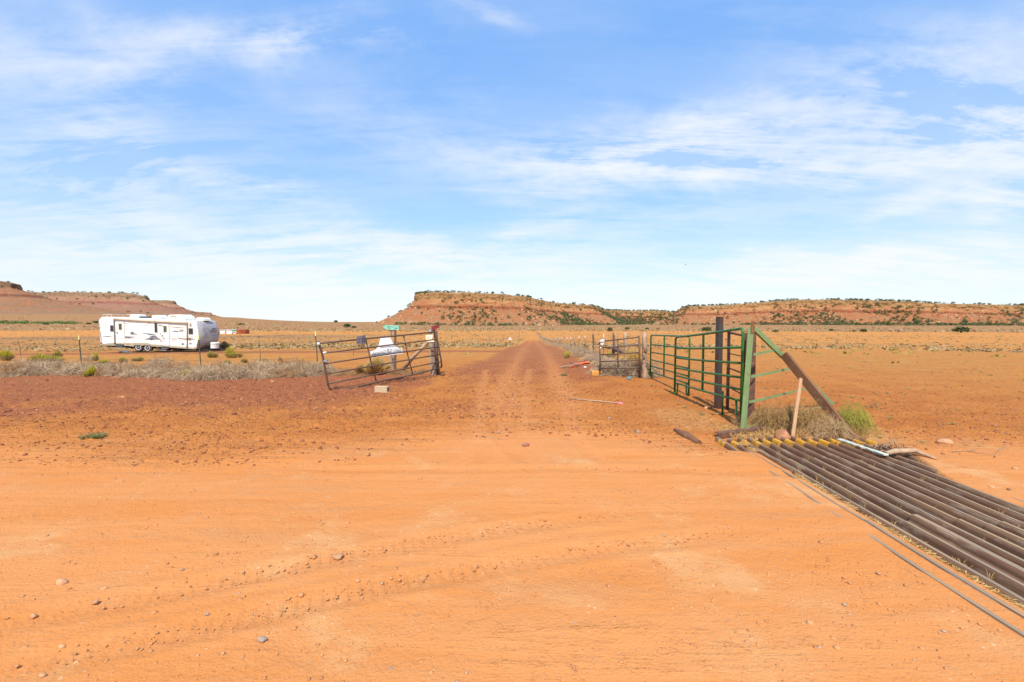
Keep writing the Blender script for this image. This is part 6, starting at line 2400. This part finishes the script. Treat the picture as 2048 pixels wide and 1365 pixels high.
c, R_, b = ground_box(761.5, 786, .39, .19, .19, math.radians(-8), 'block', '', '', '')
t = thing('cinder_block', 'tan hollow concrete block lying before the left gate', 'block', tuple(b))
mb = MB()
w, d, h, th = .39, .19, .19, .034
for zz in (-h / 2 + th / 2, h / 2 - th / 2):
    mb.box(c + R_ @ Vector((0, 0, zz)), (w, d, th), R_, .004)
for yy in (-d / 2 + th / 2, d / 2 - th / 2):
    mb.box(c + R_ @ Vector((0, yy, 0)), (w - .004, th, h - 2 * th + .002), R_)
mb.box(c + R_ @ Vector((.0, 0, 0)), (.034, d - 2 * th, h - 2 * th + .002), R_)
mb.build('shell', M['block'], t)
c, R_, b = ground_box(1194, 752.5, .40, .24, .21, math.radians(6), 'orange_block', '', '', '')
mb = MB()
mb.box(c, (.40, .26, .20), R_, .02)
o = mb.build('sandstone_block', M['orange_block'])
tag(o, 'squared orange sandstone block by the foot of the small gate', 'block')

a_, b_ = G(1137, 799.5), G(1238, 808.5)
t = thing('long_stick', 'long pale stick lying across the track mouth, pink tape at its right end', 'stick', tuple(a_))
up_ = Vector((0, 0, .022))
MB().tube([a_ + up_, (a_ + b_) / 2 + up_ * 1.3, b_ + up_], [.016, .019, .016], 7).build('shaft', M['wood_log'], t)
MB().tube([G(1234, 808.2) + up_, G(1246, 809.2) + up_], .027, 7).build('tape', M['pink'], t)
t = MB()
a_, b_ = G(1350, 862), G(1398, 888)
t.tube([a_ + Vector((0, 0, .0)), a_.lerp(b_, .3) + Vector((.01, 0, .01)), (a_ + b_) / 2 + Vector((0, 0, .02)), b_ + Vector((0, 0, -.0))], [.045, .07, .075, .06], 9)
tag(t.build('half_buried_log', M['plank']), 'weathered log half buried left of the cattle guard corner', 'log')
# fallen sticks with orange netting
a_, b_ = G(1121, 737), G(1157, 733)
t = MB()
t.bar(a_ + Vector((0, 0, .05)), b_ + Vector((0, 0, .12)), .09, .05)
tag(t.build('fallen_board', M['wood_log']), 'fallen pale board with orange netting near the track', 'board')
t = MB()
t.bar(G(1141, 732) + Vector((0, 0, .12)), G(1160, 735) + Vector((0, 0, .06)), .06, .05)
tag(t.build('dark_board', M['wood_dark']), 'dark short board crossing the fallen pale board', 'board')


def cloth(pxs, name, mat, label, amp=.05, seed=0):
    rs = np.random.RandomState(seed)
    mb = MB()
    rows = []
    for (px0, py0), (px1, py1) in pxs:
        g0, g1 = G(px0, py0), G(px1, py1)
        rows.append([g0.lerp(g1, t_) + Vector((rs.normal(0, .01), rs.normal(0, .01), .02 + abs(rs.normal(0, amp)))) for t_ in (0, .25, .5, .75, 1)])
    low = [[p - Vector((0, 0, .008)) for p in r_] for r_ in rows]
    vs = [p for r_ in rows for p in r_] + [p for r_ in low for p in r_]
    n = len(rows)
    fs = []
    for i in range(n - 1):
        for j in range(4):
            a0 = i * 5 + j
            fs.append((a0, a0 + 5, a0 + 6, a0 + 1))
            fs.append((a0 + n * 5, a0 + n * 5 + 1, a0 + n * 5 + 6, a0 + n * 5 + 5))
    mb.add(vs, fs, True)
    return tag(mb.build(name, M[mat]), label, 'cloth' if 'cloth' in name else 'netting')


cloth([((1141, 733), (1139, 738)), ((1147, 731.5), (1146, 735)), ((1151, 731), (1152, 735))], 'orange_netting', 'orange_cloth', 'torn orange netting draped on the fallen board', .03, 1)
cloth([((1149, 729.5), (1150, 731.5)), ((1158, 727.5), (1159, 730.5)), ((1170, 726), (1171, 728.5)), ((1180, 723), (1181, 728))], 'orange_netting', 'orange_cloth', 'longer strip of orange netting trailing towards the small gate', .02, 2)
cloth([((1253, 756.5), (1254, 759)), ((1257, 755.5), (1258, 760)), ((1262, 756.5), (1262, 759.5))], 'teal_cloth', 'teal_cloth', 'faded teal rag on the ground below the small gate', .015, 3)
cloth([((240, 703.5), (236, 706.5)), ((252, 703.8), (250, 707.0)), ((265, 704), (264, 706.5))], 'tarp_cloth', 'tarp', 'grey tarpaulin on the ground behind the trailer wheels', .05, 4)
b = G(1169.5, 737.5)
tag(MB().tube([b + Vector((-.05, 0, .05)), b + Vector((.07, 0, .055))], [.045, .05], 10).build('white_cup', M['sign_white']), 'small white cup lying near the orange netting', 'cup')

# things lying on the cattle guard
t = MB()
a_, b_ = Vector((rail_xy(11.5, 7.35), 7.42, .055)), Vector((rail_xy(11.4, 5.95), 6.15, .06))
a_, b_ = P(1678, 893, 7.35), P(1772, 924, 6.45)
a_.z, b_.z = .055, .06
a_ = Vector((a_.x, a_.y, .055))
t.bar(a_, b_, .085, .028, bev=.006)
tag(t.build('painted_board', paint('flaking_white_and_teal_paint', (.66, .62, .50), (.12, .26, .22), .7, scale=7, amt=.8, stretch=(3, .8, 1), col3=(.36, .22, .12), lo3=.56, hi3=.62, scale3=10, bump=.3)),
    'narrow board with flaking white and teal paint lying on the rails', 'board')
t = MB()
q = [P(1770, 925, 6.50), P(1790, 923, 6.55), P(1830, 931, 6.5), P(1874, 940, 6.25)]
t.tube([Vector((p.x, p.y, .07 + .02 * i)) for i, p in enumerate(q[:3])] + [Vector((q[3].x, q[3].y, .06))], [.03, .045, .04, .012], 8)
tag(t.build('driftwood', M['wood_log']), 'bleached forked branch lying across the back rails', 'branch')
t = MB()
rs = np.random.RandomState(77)
for i in range(26):
    p0 = P(rs.uniform(1742, 1812), 915, 6.75 + rs.uniform(-.2, .25))
    p0 = Vector((p0.x, p0.y, .05))
    d = Vector((rs.uniform(-.22, .22), rs.uniform(-.12, .1), rs.uniform(.0, .13)))
    t.tube([p0, p0 + d * .5 + Vector((0, 0, .035)), p0 + d], [.007, .006, .003], 5)
o = t.build('twig_tangle', M['wood_log'])
tag(o, 'tangle of bleached twigs beside the forked branch', 'twigs', None, 'stuff')
t = MB()
for p0, p1 in (((1905, 906), (1950, 903)), ((1935, 905), (1985, 911)), ((1990, 916), (2000, 902)), ((1996, 905), (2010, 897))):
    t.tube([G(*p0) + Vector((0, 0, .02)), G(*p1) + Vector((0, 0, .03))], [.008, .004], 5)
tag(t.build('fallen_twig', M['wood_log']), 'long dry twig lying on the red field at the right', 'twig', None)

# two birds far up in the sky
for i, (px, py, s_) in enumerate(((1363.5, 525.5, .5), (1371.5, 529.8, 1.0), (72, 371.5, .6))):
    c = P(px, py, 160)
    o = thing('bird', ['tiny upper left bird of the pair high above the right mesa', 'tiny gliding bird, larger of the pair above the right mesa', 'lone tiny bird high in the left sky'][i], 'bird', tuple(c))
    b_ = MB()
    b_.tube([c + Vector((-.3, 0, 0)) * s_, c, c + Vector((.32, 0, -.05)) * s_], [.02, .09 * s_, .02], 6)
    b_.build('body', M['sign_dark'], o)
    for sg in (-1, 1):
        w_ = MB()
        w_.prism([c + Vector((-.1, 0, .02)) * s_, c + Vector((.14, 0, .0)) * s_, c + Vector((.10, .05, .0)) * s_ + Vector((.35, 0, -.2 * sg)) * s_ * sg * 1.2, c + Vector((-.02, .05, .1)) * s_ + Vector((.3, 0, -.18 * sg)) * s_ * sg * 1.3], (0, .02, .0))
        w_.build('wing', M['sign_dark'], o)
